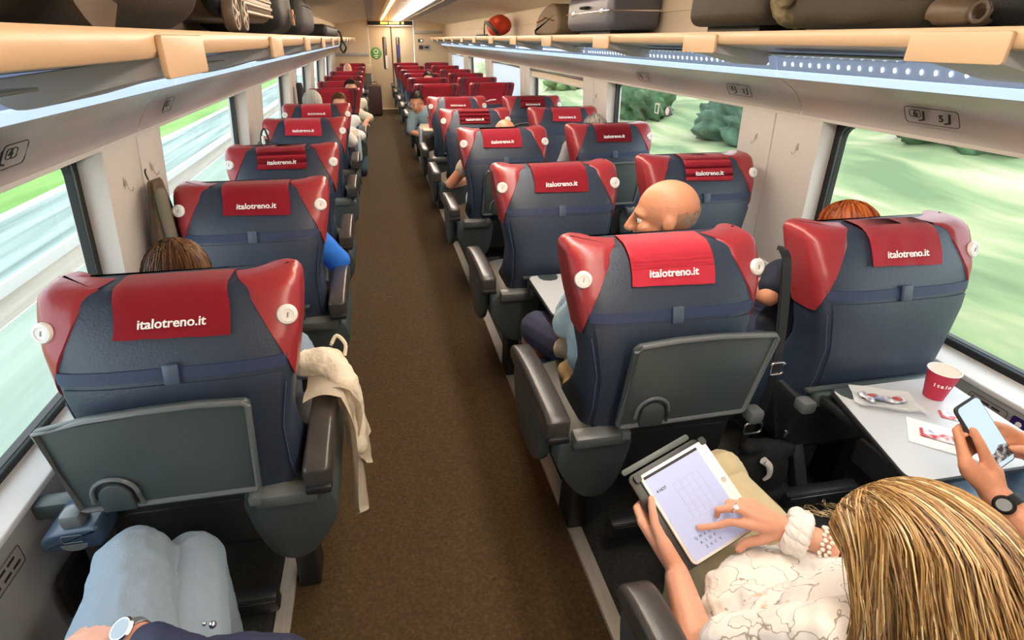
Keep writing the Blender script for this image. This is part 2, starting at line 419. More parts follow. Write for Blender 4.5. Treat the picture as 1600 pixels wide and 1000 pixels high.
# ceiling lamps: a warm line and a wide white diffuser running down the aisle
t = thing('ceiling_light', 'wide white diffuser strip in the middle of the ceiling', 'light', (.66, 6.2, 2.05))
bm = newbm(); box(bm, (0, 0, .0), (.17, 17.2, .03), .006); obj('diffuser', bm, emat('ceil_white', (1, .93, .82), CEIL_WHITE), t)
bm = newbm(); box(bm, (.14, 0, .012), (.11, 17.2, .03), .004); obj('housing', bm, rackgrey, t)
t = thing('ceiling_light', 'narrow orange yellow glowing line left of the white ceiling diffuser', 'light', (.29, 6.2, 2.05))
bm = newbm(); box(bm, (0, 0, .0), (.035, 17.2, .02), .004); obj('diffuser', bm, emat('ceil_warm', (1, .50, .10), CEIL_WARM), t)
bm = newbm(); box(bm, (-.05, 0, .012), (.06, 17.2, .03), .004); obj('housing', bm, mat('warm_metal', (.7, .5, .3), .3, metal=.4), t)
bm = newbm(); box(bm, (.45, 6.2, 2.075), (.24, 17.2, .02)); struct(obj('trim_40', bm, mat('ceiling_warm_reflection', (.62, .42, .22), .25, metal=.5, bump=.4, bscale=14, var=.3, vscale=9), smooth=False))  # reflection of the warm lamps put into this panel's mottled colour

# end wall with the sliding door
bm = newbm()
box(bm, (-.52, 14.95, 1.0), (.95, .1, 2.2)); box(bm, (1.55, 14.95, 1.0), (.98, .1, 2.2)); box(bm, (.5, 14.96, 2.03), (1.1, .1, .25))
struct(obj('wall_back', bm, endm, smooth=False))
bm = newbm(); box(bm, (.5, Y0 - .05, 1.05), (3.2, .1, 2.2)); struct(obj('wall_front', bm, endm, smooth=False))
for i, (cx, hw_) in enumerate(((.225, .268), (.782, .268))):
    bm = newbm(); box(bm, (cx, 14.93, .955), (hw_ * 2, .04, 1.90), .006)
    d = struct(obj('door_%d' % (i + 1), bm, endm))
    gxx = .325 if i == 0 else .655
    bm = newbm(); prism(bm, rrect(.10, .74, .045, 5, gxx, 1.32), .006, basis((0, 14.912, 0), V((1, 0, 0)), V((0, 0, 1)), V((0, -1, 0))), .002)
    obj('door_window', bm, mat('slit_glass', (.10, .075, .06), .08), d)
    bm = newbm(); prism(bm, rrect(.055, .30, .02, 4, gxx + (.03 if i == 0 else 0), 1.12 if i == 0 else 1.36), .003, basis((0, 14.906, 0), V((1, 0, 0)), V((0, 0, 1)), V((0, -1, 0))))
    obj('view_through_slit', bm, whitep if i == 0 else mat('blue_beyond', (.06, .07, .35), .4), d)
bm = newbm(); box(bm, (.503, 14.92, .955), (.028, .03, 1.90)); obj('door_seal', bm, mat('door_gap', (.05, .03, .02), .6), d)
bm = newbm(); box(bm, (.5, 14.88, 1.925), (1.13, .06, .03), .004); box(bm, (.5, 14.89, .012), (1.13, .05, .03), .004)
struct(obj('trim_41', bm, mat('door_trim_light', (.75, .66, .52), .4)))
t = thing('information_display', 'black display above the end door with orange glowing characters', 'display', (.5, 14.87, 1.985))
bm = newbm(); box(bm, (0, 0, 0), (1.08, .05, .085), .004); obj('housing', bm, blackm, t)
bm = newbm()
Mt = Matrix.Rotation(PI / 2, 4, 'X')
for x0_, w_ in ((-.21, .05), (-.15, .05), (-.09, .04), (-.01, .05), (.05, .06), (.12, .05), (.18, .05), (.30, .05)): box(bm, (x0_, -.028, 0), (w_, .004, .045), .0015)
obj('lettering', bm, emat('amber', (1, .42, .04), 5), t)
bm = newbm(); lathe(bm, [(.138, 0), (.138, .004), (.133, .006)], 36, Matrix.Translation((.105, 14.908, 1.32)) @ Matrix.Rotation(PI / 2, 4, 'X'))
t = obj('door_sticker', bm, mat('sticker_green', (.10, .32, .045), .5)); tag(t, 'round green sticker with a white pictogram on the left door leaf', 'sticker')
bm = newbm(); M0 = basis((.105, 14.899, 1.32), V((1, 0, 0)), V((0, 0, 1)), V((0, -1, 0)))
ring = [(.045 * math.cos(a), .035 + .045 * math.sin(a)) for a in [2 * PI * i / 16 for i in range(16)]]
rb = newbm(); ring_tube(rb, [(x, y, 0) for x, y in ring], .012); merge(bm, rb, M0)
prism(bm, rrect(.11, .022, .01, 3, 0, -.055), .003, M0); prism(bm, rrect(.07, .018, .008, 3, 0, -.095), .003, M0)
obj('pictogram', bm, whitep, t)
bm = newbm(); box(bm, (1.435, 14.89, 1.79), (.70, .03, .065), .004); tag(obj('ventilation_slot', bm, ceilgrey), 'dark horizontal ventilation slot right of the end door', 'vent')
t = thing('wall_sign', 'small grey sign with an arrow right of the end door', 'sign', (1.31, 14.89, 1.45))
bm = newbm(); prism(bm, rrect(.30, .12, .02), .01, basis((0, 0, 0), V((1, 0, 0)), V((0, 0, 1)), V((0, -1, 0)))); obj('plate', bm, mat('sign_grey', (.35, .32, .28), .5), t)
bm = newbm(); prism(bm, rrect(.1, .08, .01, 3, -.08, 0), .003, basis((0, -.011, 0), V((1, 0, 0)), V((0, 0, 1)), V((0, -1, 0)))); prism(bm, [(.0, -.02), (.06, -.02), (.06, -.045), (.12, 0), (.06, .045), (.06, .02), (0, .02)], .003, basis((0, -.011, 0), V((1, 0, 0)), V((0, 0, 1)), V((0, -1, 0)))); obj('arrow', bm, inkm, t)
t = thing('call_button', 'tiny button panel with a white light above the grey sign', 'button', (1.22, 14.89, 1.60))
bm = newbm(); box(bm, (0, 0, 0), (.13, .02, .07), .005); obj('plate', bm, plas, t)
bm = newbm(); box(bm, (.02, -.012, 0), (.035, .008, .035), .004); obj('button', bm, emat('button_glow', (1, .9, .6), 2), t)
t = thing('end_cabinet', 'low cream and dark cabinet beside the end door behind the last left seat', 'cabinet', (-.28, 14.62, 0))
bm = newbm(); box(bm, (0, 0, .98), (.50, .5, .20), .01); obj('body', bm, endm, t)
bm = newbm(); box(bm, (0, 0, .44), (.46, .46, .88), .01); obj('door', bm, mat('cabinet_brown', (.10, .075, .045), .5), t)
bm = newbm(); box(bm, (-.52, 14.88, 1.30), (.90, .03, .07), .004); struct(obj('trim_42', bm, mat('end_grey_band', (.34, .34, .34), .5)))

# ------------------------------------------------------------------ outside
gr_r = ramp_mat('bank_vegetation', [(.32, (.12, .17, .08)), (.44, (.18, .235, .11)), (.53, (.27, .29, .15)), (.60, (.34, .325, .215)), (.72, (.40, .355, .29))], 1.3, (1, .25, 1.3), rough=1, detail=7)
bm = newbm(); rows = []
random.seed(3)
for j in range(60):
    y = -14 + j * 1.1; row = []
    for i in range(36):
        x = 2.9 + i * .62; z = -1.25 + .16 * max(0, (x - 3.6)) + .10 * math.sin(y * .9 + x * .7) + .12 * random.random() + (.03 * max(0, x - 9) ** 1.4)
        row.append(V((x, y, z)))
    rows.append(row)
grid(bm, rows); struct(obj('outside_bank_right', bm, gr_r))
bm = newbm(); grid(bm, [[V((2.0, y, -1.35)), V((3.2, y, -1.30))] for y in (-14, 51)]); struct(obj('outside_ballast_right', bm, mat('ballast_right', (.2, .19, .16), 1), smooth=False))
def strip_ground(name, xa, xb, z, m, za=None):
    bm = newbm(); grid(bm, [[V((xa, y, z)), V((xb, y, z if za is None else za))] for y in range(-12, 54, 3)]); return struct(obj(name, bm, m, smooth=False))
streak = ramp_mat('track_ballast', [(.3, (.12, .16, .15)), (.5, (.20, .26, .24)), (.7, (.32, .40, .37))], 3, (1.6, .05, 1), rough=1, detail=5)
pale = ramp_mat('pale_ground', [(.3, (.20, .26, .21)), (.7, (.30, .36, .30))], 2, (1.5, .08, 1), rough=1)
beige = ramp_mat('beige_ballast', [(.3, (.20, .18, .14)), (.7, (.30, .27, .22))], 4, (1.5, .1, 1), rough=1)
strip_ground('outside_ground_near_left', -4.10, -1.2, -1.12, pale)
strip_ground('outside_ballast_left', -4.55, -4.10, -1.11, beige)
strip_ground('outside_trackbed_left', -6.4, -4.55, -1.10, streak)
strip_ground('outside_grass_left', -60, -6.4, .6, ramp_mat('grass_left', [(.3, (.09, .21, .03)), (.7, (.20, .34, .09))], 1.2, (1, .2, 1), rough=1), za=-1.08)
strip_ground('outside_field_right', 24.5, 80, 2.3, gr_r, za=5)
for x, hh, lab in ((-4.58, .14, 'nearer pale steel rail on the ballast outside the left windows'), (-6.38, .10, 'farther pale rail at the edge of the green bank outside the left windows')):
    bm = newbm(); xz_prism(bm, [(x - .05, -1.12), (x + .05, -1.12), (x + .03, -1.12 + hh), (x - .03, -1.12 + hh)], -12, 51)
    tag(obj('rail', bm, mat('rail_pale', (.6, .62, .62), .4)), lab, 'rail')
# bushes on the right bank
def bush(x, y, z, r, lab, col):
    b = newbm(); bmesh.ops.create_icosphere(b, subdivisions=4, radius=1)
    for v in b.verts:
        n = v.co.normalized(); k = 1 + .22 * math.sin(n.x * 7 + x) * math.sin(n.y * 8 + y) + .16 * math.sin(n.z * 13 + n.x * 17) + random.uniform(-.07, .07)
        v.co = V((n.x * r * k, n.y * r * 1.5 * k, n.z * r * .85 * k))
    o = obj('bush', b, col, loc=(x, y, z), angle=180); tag(o, lab, 'bush', 'bushes on the bank outside the right windows')
gm = [ramp_mat('bush_green_%s' % n, [(.3, tuple(c * .45 for c in cc)), (.65, cc)], 3.2, rough=1, detail=8, bump=.15) for n, cc in (('teal', (.09, .16, .10)), ('fresh', (.16, .26, .09)), ('dark', (.07, .14, .06)))]
for i, (x, y, r) in enumerate([(8.4, 11.6, .85), (12.4, 16.5, 1.1), (8.0, 16.4, .8), (12.5, 22, 1.2), (9.0, 25, 1.1), (10.4, 8.2, .7), (13.5, 11.2, 1.0), (14, 30, 1.6)]):
    bush(x, y, -1.25 + .16 * (x - 3.6) + .3, r, 'rounded %s bush on the bank, %s from the front, outside the right windows' % (('teal green', 'fresh green', 'dark green')[i % 3], ('third', 'fifth', 'fourth', 'sixth', 'seventh', 'first', 'second', 'eighth')[i]), gm[i % 3])

# ------------------------------------------------------------------ seats
TAB = [(.42, .255, -.06, .13, .33), (.55, .240, -.100, .13, .27), (.65, .233, -.118, .13, .20), (.77, .235, -.125, .12, .165), (.90, .262, -.112, .11, .17),
       (1.0, .283, -.078, .11, .175), (1.06, .290, -.045, .11, .165), (1.12, .289, -.008, .11, .16)]
def lev(z):
    z = max(TAB[0][0], min(TAB[-1][0], z))
    for a, b in zip(TAB[:-1], TAB[1:]):
        if z <= b[0]:
            t = (z - a[0]) / (b[0] - a[0]); t = t
            return [a[i] + (b[i] - a[i]) * t for i in range(1, 5)]
RT = .028; ZT = 1.12
def backP(k, v, off=0.0):
    """k in [-12,12] round the section (0 rear centre), v: z below ZT-RT, beyond that rounding 0..1 as ZT-RT+frac*RT"""
    sg = 1 if k >= 0 else -1; k = abs(k)
    inset = 0; z = v
    if v > ZT - RT:
        a = (v - (ZT - RT)) / RT * PI / 2
        z = ZT - RT + (RT + off) * math.sin(a); inset = RT * (1 - math.cos(a)); off = off * math.cos(a)
        hw, yR, t, T = lev(ZT - RT + RT * math.sin(a) * .999)
    else: hw, yR, t, T = lev(v)
    hw = hw - inset + off; yR = yR + inset - off; T = T - 2 * inset + 2 * off; t = max(.03, t - 2 * inset + 2 * off)
    c = [(0, 0), (.35 * hw, 0), (.62 * hw, .003), (.88 * hw, .016), (.985 * hw, .045), (hw, .085), (hw, T - .03), (hw - .012, T - .004), (hw - .036, T), (hw - .07, T - .03), (.6 * hw, t + .008), (.3 * hw, t), (0, t)]
    i = min(int(k), 11); f = k - i
    p0 = c[i - 1] if i > 0 else (-c[1][0], c[1][1]); p1 = c[i]; p2 = c[i + 1]; p3 = c[i + 2] if i < 11 else (-c[11][0], c[11][1])
    q = [.5 * (2 * p1[j] + (p2[j] - p0[j]) * f + (2 * p0[j] - 5 * p1[j] + 4 * p2[j] - p3[j]) * f * f + (3 * p1[j] - p0[j] - 3 * p2[j] + p3[j]) * f ** 3) for j in (0, 1)]
    x = q[0]
    z += .010 * min(1, (x / .29)) ** 4 * max(0, (v - .9) / .22)
    return V((sg * x, yR + q[1], z))
TOPV = [ZT - RT + RT * q for q in (0, .25, .5, .75, 1.0)]
def patch(bm, ks, zlow, ztop=None, off=.004, nv=10, cap=False, skirt=True):
    rows = []
    cols = []
    for k in ks:
        zl = zlow(k) if callable(zlow) else zlow
        zt_ = (ztop(k) if callable(ztop) else ztop) if ztop is not None else None
        if zt_ is None:
            base = [zl + (ZT - RT - zl) * j / nv for j in range(nv)] + TOPV if zl < ZT - RT - .002 else [zl + (ZT - zl) * j / (nv + 4) for j in range(nv + 5)]
        else: base = [zl + (zt_ - zl) * j / nv for j in range(nv + 1)]
        col = [backP(k, v, off) for v in base]
        if skirt: col = [backP(k, base[0], -.002)] + col
        if skirt and zt_ is not None: col.append(backP(k, base[-1], -.002))
        cols.append(col)
    if skirt:
        for end, kk in ((0, ks[0]), (-1, ks[-1])):
            pass
    vr = grid(bm, cols)
    if cap:
        loop = [c[-1] for c in vr]
        try: bm.faces.new(loop)
        except ValueError: pass
    return vr
def wing_low(base):
    def f(k):
        k = abs(k)
        pts = [(1.9, ZT - .0005), (2.15, 1.075), (2.6, 1.01), (3.1, .960), (3.7, .922), (4.3, base + .008), (5, base), (8.5, base), (9.3, base + .02), (9.8, base + .08), (10.3, ZT - .0005)]
        for a, b in zip(pts[:-1], pts[1:]):
            if k <= b[0]: return a[1] + (b[1] - a[1]) * (k - a[0]) / (b[0] - a[0])
        return ZT - .0005
    return f
def seat_back_bm():
    bm = newbm(); ks = [i * .5 for i in range(-24, 24)]; rows = []
    zs = [.42 + (ZT - RT - .42) * i / 16 for i in range(16)] + TOPV
    for z in zs: rows.append([backP(k, z) for k in ks])
    grid(bm, rows, close=True, cap=True); return bm
def spline_poly(P, rr=.02):
    out = []
    for i, p in enumerate(P):
        a = V((*P[i - 1], 0)); b = V((*p, 0)); c = V((*P[(i + 1) % len(P)], 0))
        u = (a - b).normalized() * min(rr, (a - b).length * .45); w_ = (c - b).normalized() * min(rr, (c - b).length * .45)
        for k in range(5):
            t_ = k / 4; q = (b + u) * (1 - t_) ** 2 + b * 2 * t_ * (1 - t_) + (b + w_) * t_ ** 2; out.append((q.x, q.y))
    return out
def make_seat(kind, a, ax, tray):
    """kind 'back' (seen from behind) or 'front'; a: armrest side; tray: up / down / none"""
    t = thing('train_seat', 'seat', 'seat')
    obj('backrest', seat_back_bm(), navy, t, angle=60)
    for sg in (-1, 1):
        bm = newbm()
        if kind == 'back': patch(bm, [sg * (1.9 + i * .2) for i in range(43)], wing_low(.885), cap=True)
        else: patch(bm, [sg * (3.2 + i * .2) for i in range(39)], .85, nv=14, cap=True)
        w_ = obj('headrest_wing', bm, redl, t, angle=60); w_['label'] = 'red leather headrest wing'
        if kind == 'back' and not (ax == 'W' and sg < 0):
            p = backP(sg * 3.15, 1.045, .004); nrm = V((sg * .22, -.93, .28)).normalized()
            x, y = frame_of(nrm); bm = newbm()
            lathe(bm, [(.0245, -.002), (.0245, .006), (.022, .010), (.015, .0115), (.0145, .009), (.001, .009)], 28, basis(p, y, x, nrm) if y.cross(x).dot(nrm) > 0 else basis(p, x, y, nrm))
            kb = obj('call_button', bm, whitep, w_); kb['label'] = 'round white button on the red wing'
            bm = newbm(); prism(bm, [(-.002, -.006), (.001, -.006), (.0015, .001), (.004, .006), (0, .005)], .0012, basis(p + nrm * .0095, V((1, 0, 0)), nrm.cross(V((1, 0, 0))).normalized(), nrm)); obj('button_mark', bm, mat('mark_grey', (.25, .25, .27), .5), w_)
    if kind == 'back':
        bm = newbm(); patch(bm, [i * .25 for i in range(-12, 13)], .50, .925, .005); obj('rear_cover', bm, navy, t)
        bm = newbm(); patch(bm, [i * .25 for i in range(-13, 14)], .935, .962, .004); obj('seam_band', bm, navyb, t)
        bm = newbm(); p = backP(0, .95, .01); box(bm, p, (.034, .010, .050), .004, rot=(-.25, 0, 0)); obj('pull_tab', bm, mat('tab_navy', (.06, .09, .14), .4), t)
        for sg in (-1, 1):
            bm = newbm()
            tube(bm, [backP(sg * 3.35, z, .002) for z in [.45 + i * .04 for i in range(12)]], .0022, 6)
            obj('piping', bm, mat('piping_navy', (.05, .08, .16), .5), t)
        # red cloth over the top edge
        prof = [backP(0, z, .010) for z in (1.028, 1.05, 1.07, ZT - RT)] + [backP(0, v, .010) for v in TOPV[1:]]
        fr = [backP(12, v, .010) for v in reversed(TOPV[1:])] + [backP(12, z, .008) for z in (ZT - RT, 1.07, 1.05)]
        pts = [V((0, p.y, p.z)) for p in prof + fr]
        bm = newbm(); nW = 15; rows = []
        for j in range(nW):
            x = -.125 + .25 * j / (nW - 1); wv = .0014 * math.sin(j * 1.3)
            rows.append([V((x + (.003 * math.sin(i * .8) if j in (0, nW - 1) else 0), p.y - (wv if i < 5 else -wv), p.z - (.004 * (x / .125) if i == 0 else 0))) for i, p in enumerate(pts)])
        vr = grid(bm, rows)
        bmesh.ops.solidify(bm, geom=bm.faces[:], thickness=.003)
        c = obj('headrest_cloth', bm, redc, t); c['label'] = 'red cloth with white lettering over the top edge'
        p0 = backP(0, 1.035, .0145); p1 = backP(0, 1.085, .0145); up = (p1 - p0).normalized(); pc = (p0 + p1) / 2
        text('lettering', 'italotreno.it', .031, whitel, c, basis(V((0.0, pc.y, pc.z)), V((1, 0, 0)), up, V((1, 0, 0)).cross(up)), bold=.0005, shear=.10)
    else:
        bm = newbm(); patch(bm, [i * .2 for i in range(49, 61)] , .85, nv=12); patch(bm, [-i * .2 for i in range(49, 61)], .85, nv=12)
        c1 = obj('headrest_front', bm, redl, t)
        bm = newbm(); patch(bm, [i * .2 for i in range(50, 61)] + [-i * .2 for i in range(60, 49, -1)], .87, nv=12, off=.010)
        c = obj('headrest_cloth', bm, redc, t)
        bm = newbm(); p = V((.0, backP(12, .90).y + .014, .90))
        sh = spline([(-.07, -.012, 0), (-.02, .012, 0), (.03, .022, 0), (.075, .016, 0), (.05, .004, 0), (.01, .004, 0), (-.03, -.006, 0)], 3, True)
        prism(bm, [(q.x, q.y) for q in sh], .002, basis(p, V((-1, 0, 0)), V((0, 0, 1)), V((0, 1, 0)))); obj('emblem', bm, whitel, c)
        for sg in (-1, 1):
            bm = newbm(); p = backP(sg * 9.9, ZT - .02, .006); box(bm, p, (.03, .012, .03), .004); obj('wing_pad', bm, mat('pad_brown', (.08, .04, .02), .5), t)
    bm = newbm(); box(bm, (0, .27, .405), (.49, .47, .13), .04, seg=3); obj('cushion', bm, navy, t)
    bm = newbm(); box(bm, (0, .20, .30), (.44, .40, .09), .02); obj('seat_base', bm, plasd, t)
    bm = newbm(); box(bm, (-a * .07, -.035, .475), (.37, .13, .22), .02, rot=(.10, 0, 0))
    for i, z in enumerate((.545, .475, .452, .40)): box(bm, (-a * .06, -.105 + i * .012, z), (.35, .012, .008), .003, rot=(0, (.03 if i == 2 else -.02) * a, 0))
    obj('rear_shell', bm, plasd, t)
    bm = newbm(); hp = [(.09, .57), (.28, .56), (.322, .50), (.315, .43), (.27, .35), (.225, .305), (.165, .30), (.11, .37)]
    xz_prism(bm, [(a * x, z) for x, z in [(p.x, p.y) for p in spline([(x, z, 0) for x, z in hp], 3, True)]], -.115, .30, .012)
    obj('side_housing', bm, plas, t, angle=35)
    bm = newbm(); box(bm, (a * .20, -.118, .556), (.165, .05, .048), .010, rot=(.2, 0, 0)); box(bm, (a * .125, -.128, .572), (.03, .05, .03), .006); obj('hinge_cover', bm, plasl, t)
    for sg in (-1, 1):
        bm = newbm(); box(bm, (sg * .175, .075, .145), (.062, .105, .29), .010, taper=(1.15, 1.1)); obj('leg', bm, plasd, t)
    aa = {'L': .292, 'R': .345, 'W': .30}[ax]
    def arm(side, name='armrest'):
        bm = newbm(); M = Matrix(((0, 0, 1, side - .036), (1, 0, 0, 0), (0, 1, 0, 0), (0, 0, 0, 1)))
        pr = spline([(-.16, .600, 0), (-.165, .645, 0), (-.15, .672, 0), (-.05, .680, 0), (.12, .682, 0), (.26, .670, 0), (.305, .645, 0), (.30, .610, 0), (.22, .598, 0), (0, .596, 0), (-.12, .592, 0)], 4, True)
        prism(bm, [(p.x, p.y) for p in pr], .072, M, .014, 3); r = obj(name, bm, armm, t, angle=50)
        bm = newbm(); box(bm, (side, -.150, .603), (.066, .05, .022), .006); obj('end_cap', bm, blackm, r)
        bm = newbm(); pr = spline([(-.02, .60, 0), (.27, .60, 0), (.30, .50, 0), (.22, .38, 0), (.05, .36, 0), (-.05, .45, 0)], 4, True)
        M = Matrix(((0, 0, 1, side - .018), (1, 0, 0, 0), (0, 1, 0, 0), (0, 0, 0, 1)))
        prism(bm, [(p.x, p.y) for p in pr], .036, M, .01); obj('armrest_panel', bm, plas, t, angle=50)
    if ax != 'W': arm(a * aa)
    bm = newbm()
    box(bm, (-a * .04, -.10, .125), (.30, .055, .075), .012, rot=(.25, 0, 0)); box(bm, (-a * .10, -.02, .22), (.05, .05, .20), .008, rot=(-.5, 0, 0)); box(bm, (-a * .04, -.128, .16), (.30, .008, .008), .002)
    obj('footrest', bm, plasd, t)
    ofs = -a * .05
    if tray == 'up':
        # folded table lies against the backrest, leaning forward at the top
        o_ = V((ofs, -.165, .765)); yv = V((0, -.06, 1)).normalized(); xv = V((1, 0, 0)); nv = xv.cross(yv)
        def tp(x, y, z): return o_ + xv * x + yv * y + nv * z
        out = [(-.228, .115), (-.12, .136), (.0, .146), (.12, .150), (.218, .145), (.228, .135), (.205, -.13), (.20, -.14), (-.06, -.142), (-.20, -.142), (-.212, -.135)]
        if a < 0: out = [(-x_, y_) for x_, y_ in out][::-1]; out = [(-.205, .128), (-.19, .142), (-.08, .152), (.05, .152), (.22, .140), (.228, .13), (.195, -.13), (.185, -.14), (-.06, -.146), (-.21, -.148), (-.22, -.14)]
        bm = newbm(); prism(bm, out, .016, basis(tp(0, 0, -.010), xv, yv, nv), .005); tr = obj('folding_table', bm, plas, t)
        bm = newbm(); ring_tube(bm, [tp(x_ * .975, y_ * .965, .007) for x_, y_ in [(p.x, p.y) for p in spline([(x_, y_, 0) for x_, y_ in out], 1, True)]], .0075, 8); obj('table_rim', bm, plasl, tr)
        cx = -.118
        bm = newbm(); arc = [(cx + .042 * math.cos(u), -.10 + .05 * math.sin(u)) for u in [PI * i / 12 for i in range(13)]]
        prism(bm, [(cx - .036, -.142)] + [(cx + .036 * math.cos(PI - u), -.10 + .043 * math.sin(PI - u)) for u in [PI * i / 12 for i in range(13)]] + [(cx + .036, -.142)], .016, basis(tp(0, 0, .004), xv, yv, nv), .004)
        obj('table_latch', bm, plas, tr)
        bm = newbm(); tube(bm, [tp(cx + .052, -.132, .012)] + [tp(x_ * 1.0 + (x_ - cx) * .18, y_ + .008, .012) for x_, y_ in arc] + [tp(cx - .052, -.11, .012)], .0055, 8); obj('latch_rim', bm, plasl, tr)
    elif tray == 'down':
        r = thing('t', None, None); bpy.data.objects.remove(r)
        out = rrect(.44, .41, .035, 5, 0, 0)
        if ax == 'W': out = spline_poly([(-.175, .20), (-.275, -.165), (-.25, -.19), (.185, -.19), (.20, -.175), (.23, .205)])
        bm = newbm(); prism(bm, out, .014, Matrix.Translation((ofs, -.365, .652)), .004); tr = obj('folding_table', bm, plasd, t)
        bm = newbm(); prism(bm, [(x_ * .975, y_ * .97) for x_, y_ in out], .002, Matrix.Translation((ofs, -.365, .6655))); obj('table_top', bm, traytop, tr)
        cx = ofs - .125
        bm = newbm(); prism(bm, [(cx - .045, 0), (cx - .043, -.03), (cx - .03, -.052), (cx, -.06), (cx + .03, -.052), (cx + .043, -.03), (cx + .045, 0)], .002, Matrix.Translation((0, -.172, .668))); obj('cup_recess', bm, plas, tr)
        bm = newbm(); box(bm, (ofs, -.150, .62), (.42, .035, .05), .012); box(bm, (ofs, -.138, .648), (.46, .022, .012), .004); obj('table_hinge', bm, plas, t)
        for sg in (-1, 1):
            bm = newbm(); box(bm, (ofs + sg * .19, -.27, .63), (.018, .26, .025), .005); obj('table_arm', bm, plasd, t)
    if tray != 'none':
        bm = newbm(); box(bm, (ofs - a * .235, -.155, .605), (.05, .05, .045), .012); k = obj('table_pivot', bm, plasl, t)
    return t
PROTO = {}
def seat(x, y, kind, a, ax, tray, label, group=None, rz=0, tilt=0):
    key = (kind, a, ax, tray)
    if key not in PROTO: PROTO[key] = o = make_seat(kind, a, ax, tray)
    else: o = copy_tree_safe(PROTO[key])
    o.location = (x, y, .004); o.rotation_euler = (0, 0, rz + (PI if kind == 'front' else 0)); o['label'] = label
    if group: o['group'] = group
    for c in o.children:
        if c.name.startswith('headrest_cloth') and kind == 'back':
            c.rotation_euler = (0, random.uniform(-.012, .012), random.uniform(-.008, .008))
            c.location = (random.uniform(-.015, .015), 0, 0)
    return o
random.seed(5)
XL, XM, XW = -.515, .79, 1.55
ORD = ['first', 'second', 'third', 'fourth', 'fifth', 'sixth']
desc = {'up': 'table up', 'down': 'table down', 'none': 'plain back'}
for i, (y, tr) in enumerate([(1.25, 'up'), (2.22, 'down'), (3.06, 'none'), (4.16, 'none'), (5.13, 'none')]):
    seat(XL, y, 'back', 1, 'L', tr, 'navy seat back left of the aisle, %s from the front, red wings, %s' % (ORD[i], desc[tr]), 'seats facing away left of the aisle')
for i, (y, tr) in enumerate([(1.32, 'up'), (2.35, 'down'), (3.47, 'up'), (4.53, 'none'), (5.56, 'up')]):
    seat(XM, y, 'back', -1, 'R', tr, 'navy seat back just right of the aisle, %s from the front, %s' % (ORD[i], desc[tr]), 'seats facing away right of the aisle')
for i, (y, tr) in enumerate([(1.33, 'down'), (2.43, 'none'), (3.54, 'up'), (4.53, 'down'), (5.52, 'up')]):
    seat(XW, y, 'back', 1, 'W', tr, 'navy seat back along the right windows, %s from the front, %s' % (ORD[i], desc[tr]), 'seats facing away along the right windows')
for col, xs, a, ax, ys, nm in (('L', -.46, -1, 'L', [6.95, 8.1, 9.3, 10.6, 12.3, 14.0], 'left of the aisle'), ('M', .78, 1, 'R', [7.4, 8.6, 9.75, 10.9, 12.5, 14.1], 'right beside the aisle'), ('W', 1.52, -1, 'W', [7.5, 8.6, 9.7, 10.9, 12.5, 14.2], 'along the right windows')):
    for i, y in enumerate(ys):
        seat(xs, y, 'front', a, ax, 'none', 'seat facing us with big red headrest, %s of its row %s' % (ORD[i], nm), 'red headed seats facing the viewer')
# seats of the row where the viewer stands
seat(XL, .05, 'back', 1, 'L', 'none', 'navy seat at the very front left under the traveller in grey trousers', 'seats of the front row')
fs = seat(XM, .0, 'back', -1, 'R', 'none', 'navy seat at the very front under the blonde traveller', 'seats of the front row')
for c_ in fs.children:
    if c_.name.startswith('armrest'): c_.location.y += .36
seat(XW, .0, 'back', 1, 'W', 'none', 'navy seat at the very front right under the traveller with a phone', 'seats of the front row')

# ------------------------------------------------------------------ wall details
def cove_sign(side, y, digits, label):
    s = 1 if side == 'right' else -1; T = SIDES[side]['top']
    t = thing('seat_number_sign', label, 'sign', (T - .040 * s, y, 1.415))
    xd = V((0, -s, 0)); up = V((-.52 * s, 0, .855)).normalized(); nn = xd.cross(up)
    wd = .10 * len(digits)
    def Mx(dx, dy, dn): return basis(xd * dx + up * dy + nn * (dn + .012), xd, up, nn)
    bm = newbm(); ring_tube(bm, [xd * p[0] + up * p[1] + nn * .0105 for p in rrect(wd, .062, .012, 4)], .0012, 5); obj('border', bm, inkm, t)
    for i, d in enumerate(digits):
        cx = (i - (len(digits) - 1) / 2) * .095
        bm = newbm(); text_bm(bm, d, .036, Mx(cx - .012, -.004 if i else .004, -.003), bold=.001)
        # seat pictogram: backrest and cushion
        sp = [(cx + .016, .018), (cx + .024, .018), (cx + .022, -.018), (cx + .000, -.024), (cx - .004, -.020), (cx + .014, -.014)]
        if s < 0: sp = [(2 * cx - .03 - (x - cx) - cx + .0, y_) for x, y_ in sp]; sp = [(x, y_) for x, y_ in sp][::-1]
        prism(bm, sp, .001, Mx(0, 0, -.003)); obj('number', bm, inkm, t)
        if i == 0:
            bm = newbm(); ring_tube(bm, [xd * (p[0] + cx - .012) + up * (p[1] + .006) + nn * .0105 for p in rrect(.042, .026, .006, 3)], .0012, 5); obj('window_mark', bm, inkm, t)
cove_sign('right', 1.62, '65', 'black outlined seat number sign 6 and 5 above the nearest right window')
cove_sign('right', 2.70, '43', 'small seat number sign at the near end of the second right window')
cove_sign('right', 3.80, '21', 'small seat number sign above the far end of the second right window')
cove_sign('left', 1.43, '4', 'seat number sign 4 above the nearest left window')
cove_sign('left', 2.50, '3', 'small seat number sign left of the second left window')
